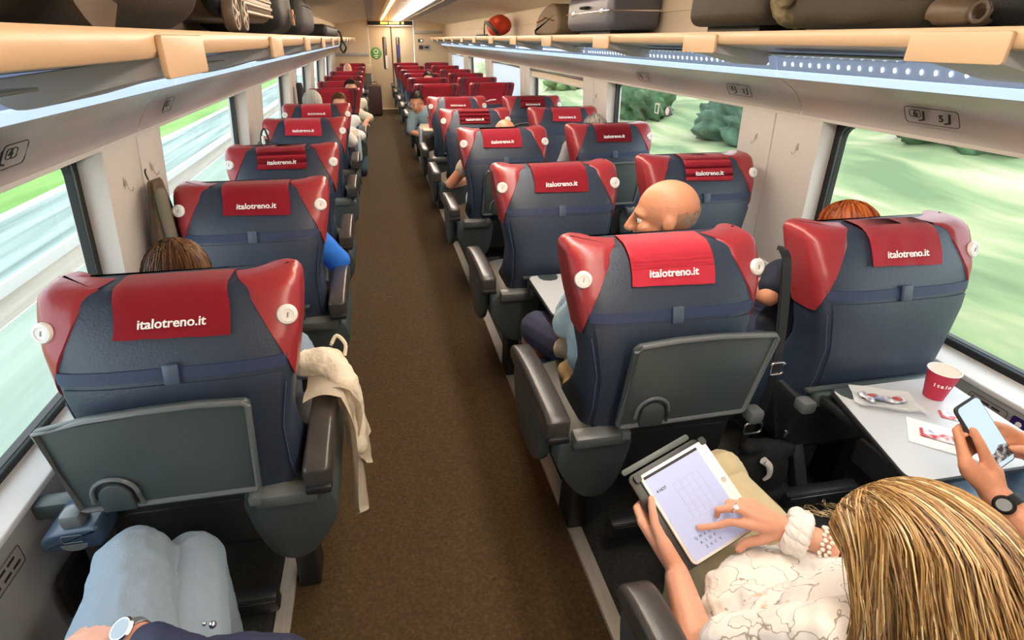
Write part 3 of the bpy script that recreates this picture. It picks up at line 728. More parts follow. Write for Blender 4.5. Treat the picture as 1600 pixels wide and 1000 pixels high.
def coat_hook(side, y, label):
    s = 1 if side == 'right' else -1; S = SIDES[side]; x = S['top'] + (S['bot'] - S['top']) * .2
    bm = newbm(); tube(bm, spline([(0, 0, .03), (-.010 * s, 0, .015), (-.012 * s, 0, -.02), (-.022 * s, 0, -.038), (-.034 * s, 0, -.034), (-.036 * s, 0, -.018)], 4), .0035, 8); box(bm, (.0, 0, .015), (.006, .018, .05), .002)
    bm.transform(Matrix.Scale(.62, 4)); tag(obj('coat_hook', bm, mat('hook_beige', (.52, .44, .36), .4), loc=(x - .002 * s, y, 1.19)), label, 'hook', 'coat hooks on the window pillars')
coat_hook('right', 2.26, 'beige coat hook on the near panel of the first right pillar')
coat_hook('right', 2.56, 'beige coat hook on the far panel of the first right pillar')
coat_hook('right', 4.78, 'tiny coat hook on the second right pillar')
coat_hook('left', 2.07, 'beige coat hook on the near panel of the first left pillar')
coat_hook('left', 2.33, 'coat hook above the brown coat on the first left pillar')
# roller blinds on the right
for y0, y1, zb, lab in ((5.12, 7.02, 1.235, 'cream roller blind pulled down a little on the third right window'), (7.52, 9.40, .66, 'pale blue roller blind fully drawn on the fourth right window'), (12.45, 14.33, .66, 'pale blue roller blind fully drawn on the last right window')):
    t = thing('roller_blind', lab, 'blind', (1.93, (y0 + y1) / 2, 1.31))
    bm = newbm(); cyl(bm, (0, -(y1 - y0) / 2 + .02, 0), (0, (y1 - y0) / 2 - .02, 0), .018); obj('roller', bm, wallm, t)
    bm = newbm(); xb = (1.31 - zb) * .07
    xz_prism(bm, [(.0, 0), (.004, 0), (.004 + xb, zb - 1.31), (xb, zb - 1.31)], -(y1 - y0) / 2 + .03, (y1 - y0) / 2 - .03); obj('blind_cloth', bm, mat('blind_cream', (.7, .6, .45), .7) if zb > 1 else emat('blind_blue_glow', (.55, .70, .86), .42), t)  # drawn blinds get a glow of their own in the cloth, no lamp
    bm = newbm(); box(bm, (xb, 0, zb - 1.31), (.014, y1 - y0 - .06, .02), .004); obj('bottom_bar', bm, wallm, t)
# small round fitting and emergency label on the second right window
t = thing('window_fitting', 'small oval white window knob with grey rim on the second right window', 'fitting', (1.985, 3.60, 1.20))
bm = newbm(); lathe(bm, [(.035, 0), (.035, .010), (.028, .014)], 24, basis((0, 0, 0), V((0, 1, 0)), V((0, 0, 1)), V((-1, 0, 0)))); obj('rim', bm, plasl, t)
bm = newbm(); lathe(bm, [(.026, .012), (.024, .018)], 24, basis((0, 0, 0), V((0, 1, 0)), V((0, 0, 1)), V((-1, 0, 0)))); obj('button', bm, whitep, t)
bm = newbm(); prism(bm, rrect(.06, .07, .004), .002, basis((1.985, 3.78, 1.20), V((0, -1, 0)), V((0, 0, 1)), V((-1, 0, 0))))
t = obj('window_label', bm, whitep); tag(t, 'small green and white label beside the oval knob on the second right window', 'label')
bm = newbm(); prism(bm, rrect(.035, .05, .004), .001, basis((1.9825, 3.78, 1.20), V((0, -1, 0)), V((0, 0, 1)), V((-1, 0, 0)))); obj('pictogram', bm, mat('label_green', (.05, .25, .1), .5), t)
# low wall labels
def low_label(side, y, z, wd, h, label, purple=False):
    s = 1 if side == 'right' else -1; x = SIDES[side]['bot']
    t = thing('wall_label', label, 'label', (x - .001 * s, y, z)); xd = V((0, -s, 0)); up = V((0, 0, 1)); nn = V((-s, 0, 0))
    bm = newbm(); prism(bm, rrect(wd, h, .008), .0015, basis((0, 0, 0), xd, up, nn)); obj('plate', bm, mat('label_purple', (.035, .015, .12), .4) if purple else mat('label_grey', (.30, .29, .28), .6), t)
    bm = newbm()
    if purple:
        for q in (-.02, .02): lathe(bm, [(.009, 0), (.009, .001)], 12, basis(xd * q + up * .006 + nn * .0016, xd, up, nn))
        for q in (-.03, .0, .03): prism(bm, [(q - .012, -.018), (q - .006, -.018), (q + .01, .0), (q + .004, .004)], .001, basis(nn * .0016, xd, up, nn))
        obj('pictogram', bm, whitel, t)
    else:
        ring_tube(bm, [xd * p[0] + up * p[1] + nn * .002 for p in rrect(wd * .95, h * .9, .008)], .001, 5)
        
        for q_, u_ in ((-.30, .2), (-.06, .2), (.20, .2), (-.28, -.18), (.02, -.18), (.28, -.18)): prism(bm, rrect(wd * .20, h * .12, .001, 2), .0006, basis(nn * .0018 + up * h * u_ + xd * wd * q_, xd, up, nn))
        obj('lettering', bm, inkm, t)
low_label('right', 1.14, .535, .13, .055, 'grey outlined label on the wall under the nearest right window sill')
low_label('right', 1.02, .535, .09, .055, 'dark purple label with white figures under the right window sill', True)
low_label('left', 1.03, .515, .14, .06, 'grey outlined label on the wall under the nearest left window sill')
# wall console with socket, and the one behind it
for y, lab in ((1.14, 'dark blue wall armrest with a socket beside the grey trouser knee'), (1.52, 'grey blue wall armrest behind the nearest left seat by the window')):
    t = thing('wall_console', lab, 'armrest', (-.80, y, .565))
    bm = newbm(); pr = spline([(-.075, -.02, 0), (-.068, .010, 0), (-.02, .028, 0), (.05, .032, 0), (.062, .02, 0), (.060, -.028, 0), (.0, -.034, 0), (-.06, -.030, 0)], 4, True)
    M = Matrix(((1, 0, 0, 0), (0, 0, -1, .09), (0, 1, 0, 0), (0, 0, 0, 1))); prism(bm, [(p.x, p.y) for p in pr], .17, M, .010, 3)
    obj('body', bm, mat('armrest_blue', (.03, .055, .09), .3), t, angle=50)
    bm = newbm(); box(bm, (-.10, .06, -.01), (.10, .05, .05), .01); obj('wall_mount', bm, plas, t)
    bm = newbm(); M = basis((.0, -.0815, -.002), V((1, 0, 0)), V((0, 0, 1)), V((0, -1, 0)))
    ring_tube(bm, [(p[0] , -.0825, p[1] + .008) for p in rrect(.045, .022, .003)], .001, 5); prism(bm, [(.03 * math.cos(u), .02 * math.sin(u) - .008) for u in [PI + PI * i / 10 for i in range(11)]], .002, M); obj('socket', bm, plasl, t)
bm = newbm(); box(bm, (-.935, 1.19, .27), (.02, .12, .16), .02); tag(obj('wall_recess', bm, plasd), 'dark recessed pocket in the left wall under the armrest', 'pocket')

# ------------------------------------------------------------------ luggage on the racks
ZL, ZR = 1.668, 1.678
darkbag = mat('bag_dark_brown', (.035, .026, .018), .6, bump=.2, bscale=200)
darkbag2 = mat('bag_black', (.012, .012, .012), .55, bump=.2, bscale=200)
bronze = mat('case_bronze', (.20, .13, .075), .32, metal=.5)
greyc = mat('case_slate', (.12, .12, .15), .35, metal=.1)
def softbag(name, label, cat, c, s, m, bev=.07, handle=True, group=None, rz=0):
    t = thing(name, label, cat, (c[0], c[1], c[2]), rz, group)
    b = newbm(); box(b, (0, 0, s[2] / 2), s, min(bev, min(s) * .45), seg=5)
    for v in b.verts: v.co += v.normal * 0
    bmesh.ops.subdivide_edges(b, edges=[e for e in b.edges if e.calc_length() > .06], cuts=4, use_grid_fill=True)
    for v in b.verts:
        p = v.co; k = .010 * math.sin(p.y * 17 + c[1] * 5) * math.sin(p.z * 19 + 1) + .006 * math.sin(p.x * 31 + p.y * 23)
        q = V((p.x, p.y, p.z - s[2] / 2)); 
        if p.z > .02: v.co += q.normalized() * k * (1 if abs(p.x) < s[0] * .48 else .5)
    obj('body', b, m, t, angle=60)
    if handle:
        b = newbm(); ribbon(b, spline([(-.0, -s[1] * .2, s[2]), (0, -s[1] * .15, s[2] + .04), (0, s[1] * .15, s[2] + .04), (0, s[1] * .2, s[2])], 5), .03, (1, 0, 0), .005); obj('handle', b, blackm, t)
        b = newbm(); fx = s[0] / 2 * (1 if c[0] < 0 else -1)
        tube(b, [(fx * 1.0, -s[1] * .42, s[2] * .7), (fx * 1.03, 0, s[2] * .72), (fx * 1.0, s[1] * .42, s[2] * .7)], .003, 6); obj('zip', b, mat('zip_grey', (.12, .11, .10), .4), t)
    return t
t = softbag('travel_bag', 'dark brown bag on the left rack at the very front edge of view', 'bag', (-.60, .42, ZL), (.40, .68, .25), darkbag)
t = softbag('travel_bag', 'long black brown duffel bag on the left rack with a wide strap', 'bag', (-.60, 1.23, ZL), (.40, .86, .25), mat('bag_umber', (.03, .022, .013), .6, bump=.2, bscale=200), .10)
b = newbm(); ribbon(b, spline([(.20, -.40, .001 + .28), (.225, -.38, .15), (.222, -.33, .04), (.215, -.22, .006)], 6), .05, (0, 1, 0), .006); obj('strap', b, mat('strap_brown', (.11, .075, .05), .6), t)
# ribbed bronze case with its two wheels towards the aisle
t = thing('suitcase', 'ribbed bronze hard suitcase with big wheels on the left rack', 'suitcase', (-.60, 2.20, ZL))
b = newbm(); box(b, (-.01, .24, .16), (.38, .80, .24), .05, seg=5); obj('shell', b, bronze, t)
for i in range(8):
    b = newbm(); z = .065 + i * .027; box(b, (.181, .24, z), (.010, .70, .014), .004); obj('rib', b, mat('case_bronze_light', (.34, .23, .13), .3, metal=.5), t)
b = newbm(); box(b, (.188, .20, .19), (.025, .12, .04), .01); box(b, (.19, .04, .19), (.02, .03, .03), .008); obj('lock', b, blackm, t)
for y in (-.20, -.07):
    Mw = basis((.160, y, .053), V((0, 1, 0)), V((0, 0, 1)), V((1, 0, 0)))
    b = newbm(); lathe(b, [(.045, 0), (.053, .006), (.053, .030), (.048, .036), (.040, .036), (.038, .030), (.001, .030)], 36, Mw, cap=False); w_ = obj('wheel', b, mat('wheel_brown', (.16, .12, .09), .4), t)
    b = newbm(); lathe(b, [(.012, .030), (.012, .038), (.001, .039)], 20, Mw, cap=False)
    for k in range(5):
        a_ = 2 * PI * k / 5; box(b, Mw @ V((.024 * math.cos(a_), .024 * math.sin(a_), .034)), (.006, .032, .011), .002, rot=Matrix.Rotation(a_, 4, 'X'))
    obj('spokes', b, mat('spoke_tan', (.45, .34, .24), .35), w_)
b = newbm(); box(b, (.14, -.135, .13), (.08, .24, .18), .05, seg=4); obj('wheel_housing', b, blackm, t)
t = softbag('backpack', 'bulky black backpack with buckles on the left rack beyond the bronze suitcase', 'backpack', (-.60, 3.22, ZL), (.38, .60, .27), darkbag2, .09)
b = newbm(); box(b, (.205, .10, .08), (.012, .045, .075), .004); o = obj('luggage_tag', b, mat('tag_orange', (.6, .28, .12), .5), t)
b = newbm(); lathe(b, [(.012, 0), (.012, .004)], 14, basis((.212, .10, .085), V((0, 1, 0)), V((0, 0, 1)), V((1, 0, 0)))); obj('tag_dot', b, blackm, o)
for y, z in ((-.16, .2), (.02, .22), (.2, .2)):
    b = newbm(); box(b, (.205, y, z), (.02, .05, .035), .006); obj('buckle', b, blackm, t)
t = softbag('backpack', 'black backpack on the left rack at the far end of the luggage', 'backpack', (-.60, 4.35, ZL), (.38, .80, .24), mat('bag_charcoal', (.03, .03, .028), .6, bump=.2, bscale=200), .08)
t = softbag('holdall', 'flat dark holdall on the left rack with a strap hanging over the edge', 'bag', (-.58, 6.55, ZL), (.40, 1.9, .10), darkbag2, .04, False)
b = newbm(); tube(b, spline([(.19, .80, .06), (.228, .80, .04), (.235, .80, -.03), (.225, .80, -.07), (.215, .80, -.12), (.245, .80, -.17), (.28, .80, -.12), (.262, .80, -.07), (.240, .80, -.03)], 6), .012, 8); obj('hanging_strap', b, blackm, t)
# right rack
t = thing('backpack', 'orange red backpack lying on the right rack near the far end', 'backpack', (1.63, 7.55, ZR))
b = newbm(); o_ell(b, (0, 0, .12), (.16, .18, .12)); o_ell(b, (-.08, -.10, .09), (.09, .09, .09)); o_ell(b, (.03, .10, .17), (.10, .12, .08)); o_ell(b, (-.02, -.14, .17), (.07, .07, .05)); fuse('body', b, mat('pack_red', (.62, .05, .015), .55, bump=.4, bscale=25), t, .012, 4)
b = newbm(); ribbon(b, spline([(-.06, -.22, .02), (-.13, -.2, .09), (-.175, -.08, .15), (-.185, .04, .13), (-.17, .1, .02)], 6), .04, (0, 0, 1), .01); obj('strap', b, blackm, t)
b = newbm(); tube(b, spline([(-.12, .16, .012), (-.15, .5, .012), (-.14, .85, .012)], 6), .010, 6); obj('loose_strap', b, blackm, t)
t = thing('gym_bag', 'brown tent shaped cloth bag on the right rack beside the slate suitcase', 'bag', (1.64, 4.95, ZR))
b = newbm(); M = Matrix(((1, 0, 0, -.18), (0, 0, 1, 0), (0, 1, 0, 0), (0, 0, 0, 1)))
M = basis((-.17, -.30, 0), V((0, 1, 0)), V((0, 0, 1)), V((1, 0, 0)))
prism(b, [(p.x, p.y) for p in spline([(0, .005, 0), (.0, .17, 0), (.22, .23, 0), (.50, .17, 0), (.62, .06, 0), (.60, .005, 0)], 4, True)], .34, M, .03, 3); obj('body', b, mat('bag_tan_brown', (.17, .115, .065), .7, bump=.3, bscale=60), t)
b = newbm(); tube(b, [(-.178, -.25, .10), (-.18, .0, .13), (-.178, .25, .10)], .006, 6); obj('piping', b, mat('piping_orange', (.42, .18, .06), .5), t)
def hardcase(label, c, s, m, wheels=True):
    t = thing('suitcase', label, 'suitcase', c); b = newbm(); box(b, (0, 0, s[2] / 2 + .02), s, .05, seg=5); obj('shell', b, m, t)
    b = newbm(); box(b, (0, 0, s[2] / 2 + .02), (s[0] + .006, s[1] + .006, .010), .003); obj('seam', b, chrome if m is greyc else blackm, t)
    for sy in (-1, 1):
        b = newbm(); box(b, (-s[0] / 2, sy * s[1] * .33 - .02, s[2] / 2 + .02), (.016, .05, .035), .005); obj('latch', b, chrome, t)
        if wheels:
            b = newbm(); cyl(b, (-s[0] / 2 + .02, sy * (s[1] / 2 - .06), .022 + s[2] * .95), (-s[0] / 2 + .05, sy * (s[1] / 2 - .06), .022 + s[2] * .95), .030, n=20); obj('wheel', b, blackm, t)
    b = newbm(); tube(b, spline([(-s[0] / 2, -.07, s[2] / 2 + .05), (-s[0] / 2 - .025, -.05, s[2] / 2 + .05), (-s[0] / 2 - .025, .05, s[2] / 2 + .05), (-s[0] / 2, .07, s[2] / 2 + .05)], 5), .008, 8); obj('handle', b, blackm, t)
    b = newbm(); box(b, (0, 0, .012), (s[0] * .6, s[1] * .7, .024)); obj('feet', b, blackm, t)
    return t
hardcase('slate grey hard suitcase with black wheels lying on the right rack', (1.66, 4.02, ZR), (.36, .82, .22), greyc)
t = softbag('hat_bag', 'dark brown bag stacked on top of the slate suitcase', 'bag', (1.68, 3.90, ZR + .245), (.24, .46, .10), mat('bag_chestnut', (.085, .05, .03), .6, bump=.3, bscale=60), .06, False)
t = hardcase('large dark brown suitcase standing on the right rack before the camouflage cloth', (1.66, 2.39, ZR), (.36, .54, .27), mat('case_dark', (.05, .036, .022), .55), False)
b = newbm(); random.seed(9)
for i in range(16): o_ell(b, (random.uniform(-.12, .04), random.uniform(-.05, .05), .035 + .20 * (i / 16)), (.035, .04, .025), Matrix.Rotation(random.uniform(0, 3), 4, 'X'))
o_ell(b, (.0, 0, .10), (.12, .06, .10))
o = fuse('folded_jacket', b, ramp_mat('camouflage_cloth', [(.35, (.10, .08, .04)), (.5, (.22, .17, .09)), (.62, (.38, .30, .18))], 18, bump=.4), None, .007, 3, (.012, .03)); o.location = (1.58, 2.03, ZR + .002)
tag(o, 'crumpled camouflage cloth stuffed between two dark bags on the right rack', 'cloth')
softbag('duffel_bag', 'long dark olive duffel bag on the right rack', 'bag', (1.66, 1.68, ZR), (.36, .54, .26), mat('bag_olive', (.045, .034, .018), .65, bump=.2, bscale=150), .05)
t = softbag('pouch', 'small brown pouch with a coiled cord in front of the duffel on the right rack', 'bag', (1.515, 1.33, ZR), (.10, .13, .065), mat('pouch_brown', (.12, .08, .05), .5), .03, False)
b = newbm(); tube(b, [(-.05 + .003 * math.sin(u), -.085 + .022 * math.cos(u * 6), .03 + .022 * math.sin(u * 6)) for u in [i * .12 for i in range(40)]], .005, 6); obj('coiled_cord', b, mat('cord_brown', (.10, .075, .055), .4), t)
softbag('travel_bag', 'black bag at the near right end of the right rack', 'bag', (1.68, 1.08, ZR), (.32, .52, .28), darkbag2, .06)

# ------------------------------------------------------------------ tables with drop leaves between the facing seats, small items
for x, y, s_, lab in ((.70, 6.5, 1, 'table with a pale blue drop leaf right of the aisle between facing seats'), (-.42, 6.14, -1, 'table with a pale blue drop leaf left of the aisle between facing seats')):
    t = thing('folding_leaf_table', lab, 'table', (x, y, .004))
    b = newbm(); box(b, (0, 0, .715), (.40, .52, .022), .008); obj('table_top', b, mat('table_wood', (.55, .42, .28), .35), t)
    b = newbm(); xs = -.215 if s_ > 0 else .215; box(b, (xs, -.06, .60), (.03, .22, .27), .014, seg=3); obj('drop_leaf', b, mat('leaf_blue', (.50, .60, .70), .3), t)
    b = newbm(); box(b, (0, 0, .36), (.08, .30, .70), .01); obj('pedestal', b, plasd, t)
def cup(x, y, z, label, sc_=1.0, parts=True):
    t = thing('paper_cup', label, 'cup', (x, y, z)); b = newbm(); r0, r1, h = .026 * sc_, .040 * sc_, .092 * sc_
    lathe(b, [(.001, .003), (r0, .003), (r0, 0), (r0 + (r1 - r0) * .5, h * .5), (r1, h)], 36, cap=False); obj('cup_body', b, mat('cup_red', (.50, .02, .06), .45), t)
    if parts:
        b = newbm(); lathe(b, [(r1 - .0022, h - .001), (r0 - .0005, .008), (.001, .0075)], 36, cap=False); obj('cup_inside', b, mat('cup_white', (.88, .84, .80), .5), t)
        b = newbm(); ring_tube(b, [(r1 * math.cos(u), r1 * math.sin(u), h) for u in [2 * PI * k / 36 for k in range(36)]], .0022); obj('rolled_rim', b, MATS['cup_white'], t)
        b = newbm()
        for q, ch_ in enumerate('italo'):
            u = math.radians(-128 + (q - 2) * 15); r = r0 + (r1 - r0) * .62 + .0008; nn = V((math.cos(u), math.sin(u), -.15)).normalized(); xd = V((-math.sin(u), math.cos(u), 0)); text_bm(b, ch_, .017, basis(nn * r * 1.0 + V((0, 0, h * .64)), xd, nn.cross(xd), nn), bold=.0004)
        obj('lettering', b, whitel, t)
    return t
cup(1.605, 1.075, .6725, 'red paper cup with white inside on the nearest right table', 1.02)
cup(.62, 6.42, .7311, 'small pink red cup on the far table right of the aisle', 1.3, False)
# things on the nearest right table
TZ = .6722
t = thing('paper_tray', 'white paper tray holding a crumpled blue and grey wrapper', 'tray', (1.425, 1.075, TZ), -.45)
rows = []; b = newbm()
for j in range(14):
    row = []
    for i in range(20):
        u = -1 + 2 * i / 19; v_ = -1 + 2 * j / 13; e = max(abs(u), abs(v_)); x = u * .085; y = v_ * .05
        row.append(V((x * (1 - .06 * v_), y, .002 + .016 * max(0, e - .72) / .28 + .002 * math.sin(u * 5) * math.cos(v_ * 4))))
    rows.append(row)
grid(b, rows); bmesh.ops.solidify(b, geom=b.faces[:], thickness=.0012); obj('tray', b, mat('paper_white', (.86, .86, .86), .6), t)
b = newbm(); random.seed(2)
for i in range(9): o_ell(b, (-.05 + i * .0125, random.uniform(-.012, .012), .012), (.012, .016, .007), Matrix.Rotation(random.uniform(0, 3), 4, 'Z'))
fuse('wrapper', b, ramp_mat('wrapper_foil', [(.35, (.08, .13, .30)), (.5, (.35, .36, .42)), (.62, (.75, .76, .80))], 45, rough=.3), t, .004, 2)
b = newbm(); o_ell(b, (-.032, .0, .020), (.012, .007, .003)); o_ell(b, (.035, .0, .020), (.014, .010, .003)); obj('wrapper_print', b, mat('print_brown_red', (.35, .06, .05), .4), t)
def packet(x, y, rz, label, w_, h_, paper):
    t = thing('snack_packet', label, 'packet', (x, y, TZ), rz)
    if paper:
        b = newbm(); prism(b, rrect(.17, .125, .003), .0012); obj('napkin', b, MATS['paper_white'], t)
        b = newbm(); prism(b, [(-.02, -.06), (.083, -.06), (.083, .055)], .0012, Matrix.Translation((0, 0, .0013))); obj('napkin_fold', b, mat('napkin_shadow', (.80, .80, .80), .7), t)
    z = .0028 if paper else 0
    b = newbm(); rows = []
    for j in range(6):
        rows.append([V((w_ * (i / 11 - .5), h_ * (j / 5 - .5), z + .001 + .0035 * math.sin(PI * i / 11) * math.sin(PI * j / 5))) for i in range(12)])
    grid(b, rows); obj('wrapper', b, ramp_mat('wrapper_redwhite', [(.42, (.55, .02, .05)), (.5, (.80, .70, .72)), (.56, (.85, .85, .9)), (.66, (.25, .33, .65))], 26, rough=.35), t)
    for sx in (-1, 1):
        b = newbm(); prism(b, [(w_ / 2 * sx, -h_ / 2)] + [(w_ / 2 * sx + sx * (.008 if k % 2 else .005), -h_ / 2 + h_ * k / 8) for k in range(9)] + [(w_ / 2 * sx, h_ / 2)], .001, Matrix.Translation((0, 0, z + .0006))); obj('crimped_end', b, mat('crimp_red', (.5, .02, .04), .4), t)
packet(1.455, .90, -.75, 'red and white snack packet lying on a folded white napkin', .10, .040, True)
packet(1.59, .965, -.62, 'red and white snack wrapper between the napkin and the red cup', .10, .038, False)

# ------------------------------------------------------------------ hanging things
# brown coat by the first left pillar
t = thing('hanging_coat', 'brown coat hanging from a hook between the first left pillar and seat', 'coat', (-.872, 2.22, 1.165))
b = newbm(); rows = []
for j in range(16):
    z = -j * .036; f = j / 15; row = []
    for k in range(28):
        u = 2 * PI * k / 28; ry = .05 + .075 * min(1, f * 2.2) + .01 * math.sin(u * 5 + f * 3) ; rx = .018 + .028 * min(1, f * 2)
        row.append(V((.02 + rx * math.cos(u) * (1 + .15 * math.sin(4 * u)), ry * math.sin(u) - .03 * f, z + .01 * math.sin(u * 3) * f)))
    rows.append(row)
grid(b, rows, close=True, cap=True); obj('coat_body', b, mat('coat_brown', (.10, .07, .045), .85, bump=.3, bscale=90), t, angle=80)
b = newbm(); o_cap(b, (.055, -.07, -.04), (.065, -.10, -.50), .03, .032, flat=.7); fuse('sleeve', b, mat('coat_olive', (.17, .15, .11), .85), t, .008, 3)
b = newbm(); tube(b, spline([(0, 0, .0), (-.005, 0, .03), (.0, .0, .045)], 4), .003, 6); obj('hanging_loop', b, blackm, t)
t = thing('hanging_coat', 'small dark coat hanging by a far left window', 'coat', (-.84, 6.75, 1.18))
b = newbm(); o_cap(b, (0, 0, 0), (.02, -.02, -.20), .03, .05); o_cap(b, (.01, .06, 0), (.02, .08, -.18), .025, .04); fuse('coat_body', b, mat('coat_black', (.02, .018, .016), .8), t, .01, 3)
b = newbm(); tube(b, [(0, .02, .0), (-.03, .02, .04)], .004, 6); obj('hanging_loop', b, blackm, t)
t = thing('backpack', 'small black backpack hanging on the window side of the fourth left seat', 'backpack', (-.775, 4.02, .82))
b = newbm(); o_ell(b, (0, 0, .08), (.085, .06, .13)); o_ell(b, (0, -.02, .03), (.095, .06, .08)); fuse('body', b, darkbag2, t, .008, 3)
b = newbm(); tube(b, spline([(-.03, 0, .18), (-.015, .01, .25), (.01, .01, .27), (.03, 0, .18)], 5), .007, 6); obj('carry_loop', b, blackm, t)
b = newbm(); o_cap(b, (0, -.045, .19), (.0, -.055, .23), .012, .008); obj('white_cord', b, whitep, t)
# black shoulder bag hung between the nearest right seats
t = thing('shoulder_bag', 'black shoulder bag hanging by its long strap between the two nearest right seats', 'bag', (1.20, 1.26, .15))
b = newbm(); o_ell(b, (.03, -.02, .12), (.11, .06, .15)); o_ell(b, (.03, -.02, .05), (.12, .075, .06)); o_cap(b, (-.04, -.02, .25), (.12, -.02, .22), .03, .028); fuse('body', b, mat('bag_black_soft', (.008, .008, .009), .7, bump=.3, bscale=40), t, .008, 4)
def L_(x, y, z): return (x - 1.20, y - 1.26, z - .15)
b = newbm(); ribbon(b, spline([L_(1.13, 1.24, .42), L_(1.145, 1.22, .55), L_(1.152, 1.21, .72), L_(1.135, 1.215, .90), L_(1.118, 1.24, 1.07), L_(1.12, 1.27, 1.105)], 6), .028, (1, 0, 0), .003); obj('strap', b, blackm, t)
b = newbm(); ribbon(b, spline([L_(1.115, 1.29, 1.107), L_(1.135, 1.275, 1.08), L_(1.155, 1.26, .90), L_(1.20, 1.25, .65), L_(1.275, 1.25, .42)], 6), .026, (1, .5, 0), .003); obj('strap', b, blackm, t)
for z, w_, lab in ((.74, .046, 'buckle'), (.50, .062, 'ring')):
    xx = 1.152 if z > .6 else 1.14
    b = newbm(); ring_tube(b, [L_(xx + p[0], 1.205 if z > .6 else 1.218, z + p[1]) for p in rrect(w_, .042, .010)], .0035, 8); obj('strap_' + lab, b, chrome, t)
b = newbm(); tube(b, [L_(1.285, 1.235, .41), L_(1.283, 1.23, .37)], [.004, .007], 6); box(b, L_(1.29, 1.235, .44), (.012, .012, .03), .004); obj('clasp', b, chrome, t)
b = newbm(); tube(b, spline([L_(1.17, 1.17, .40), L_(1.19, 1.16, .38), L_(1.20, 1.16, .34), L_(1.195, 1.17, .31)], 5), [.014 - .0006 * i for i in range(16)], 8); obj('earphone_cord', b, whitep, t)
# cream jacket over the nearest left armrest
t = thing('jacket', 'cream jacket draped over the aisle armrest of the nearest left seat', 'jacket', (-.20, 1.38, .69))
jm = mat('jacket_cream', (.76, .68, .55), .85, bump=.2, bscale=120)
def jsheet(y0, y1, yb0, yb1, zb, xo, ph, x_in=-.075, nu=26, nv=26):
    b = newbm(); rows = []
    for j in range(nv):
        v = j / (nv - 1); row = []
        for i in range(nu):
            u = i / (nu - 1); f = max(0, (v - .32) / .68); ya = y0 + (yb0 - y0) * f; yc = y1 + (yb1 - y1) * f
            y = ya + (yc - ya) * u
            if v < .32:
                q = v / .32; x = x_in + (xo - x_in) * q; z = .014 + .020 * math.sin(PI * min(1, q * .9)) + .008 * math.sin(u * 9 + ph)
            else:
                x = xo + .020 * math.sin(min(1, f * 4) * PI / 2) + .016 * f * math.sin(u * 10 + ph + f * 2) + .008 * math.sin(u * 21 + f * 5); z = .022 - .01 * min(1, f * 8) - f * (zb * (1 - .28 * (2 * u - 1) ** 2)) + .008 * math.sin(u * 9 + ph) * (1 - f)
            row.append(V((x, y + .008 * math.sin(v * 7 + ph), z)))
        rows.append(row)
    grid(b, rows); bmesh.ops.solidify(b, geom=b.faces[:], thickness=.010)
    return b
b = jsheet(-.06, .16, -.16, .08, .45, .034, .6); obj('jacket_body', b, jm, t, angle=80)
b = jsheet(-.02, .10, -.04, .06, .30, .058, 2.2, x_in=-.02, nu=16); obj('front_flap', b, jm, t, angle=80)
b = newbm(); o_cap(b, (-.085, .13, .04), (-.01, .11, .045), .045, .05); o_cap(b, (-.01, .11, .045), (.045, .05, .0), .048, .040); o_cap(b, (.045, .05, .0), (.060, .0, -.20), .040, .030, flat=1.2, fdir=(0, 1, 0)); fuse('sleeve', b, jm, t, .006, 4, (.020, .05))
b = newbm(); tube(b, spline([(.0, .14, .09), (.02, .155, .115), (.045, .14, .09), (.04, .12, .06)], 5), .006, 8); obj('collar_loop', b, jm, t)
b = newbm(); box(b, (-.005, -.10, -.18), (.008, .02, .10), .003); obj('hanging_label', b, mat('jacket_lining', (.60, .42, .28), .8), t)
# dark case at the far end
t = thing('suitcase', 'dark brown suitcase standing on the floor by the end door', 'suitcase', (-.02, 13.6, .004))
b = newbm(); box(b, (0, 0, .36), (.34, .24, .66), .04, seg=4); obj('shell', b, mat('case_burgundy', (.05, .022, .018), .45), t)
for sx in (-1, 1):
    b = newbm(); box(b, (sx * .12, 0, .015), (.04, .16, .03), .01); obj('wheel', b, blackm, t)
b = newbm(); tube(b, [(-.08, 0, .68), (-.08, 0, .74), (.08, 0, .74), (.08, 0, .68)], .01, 6); obj('handle', b, blackm, t)

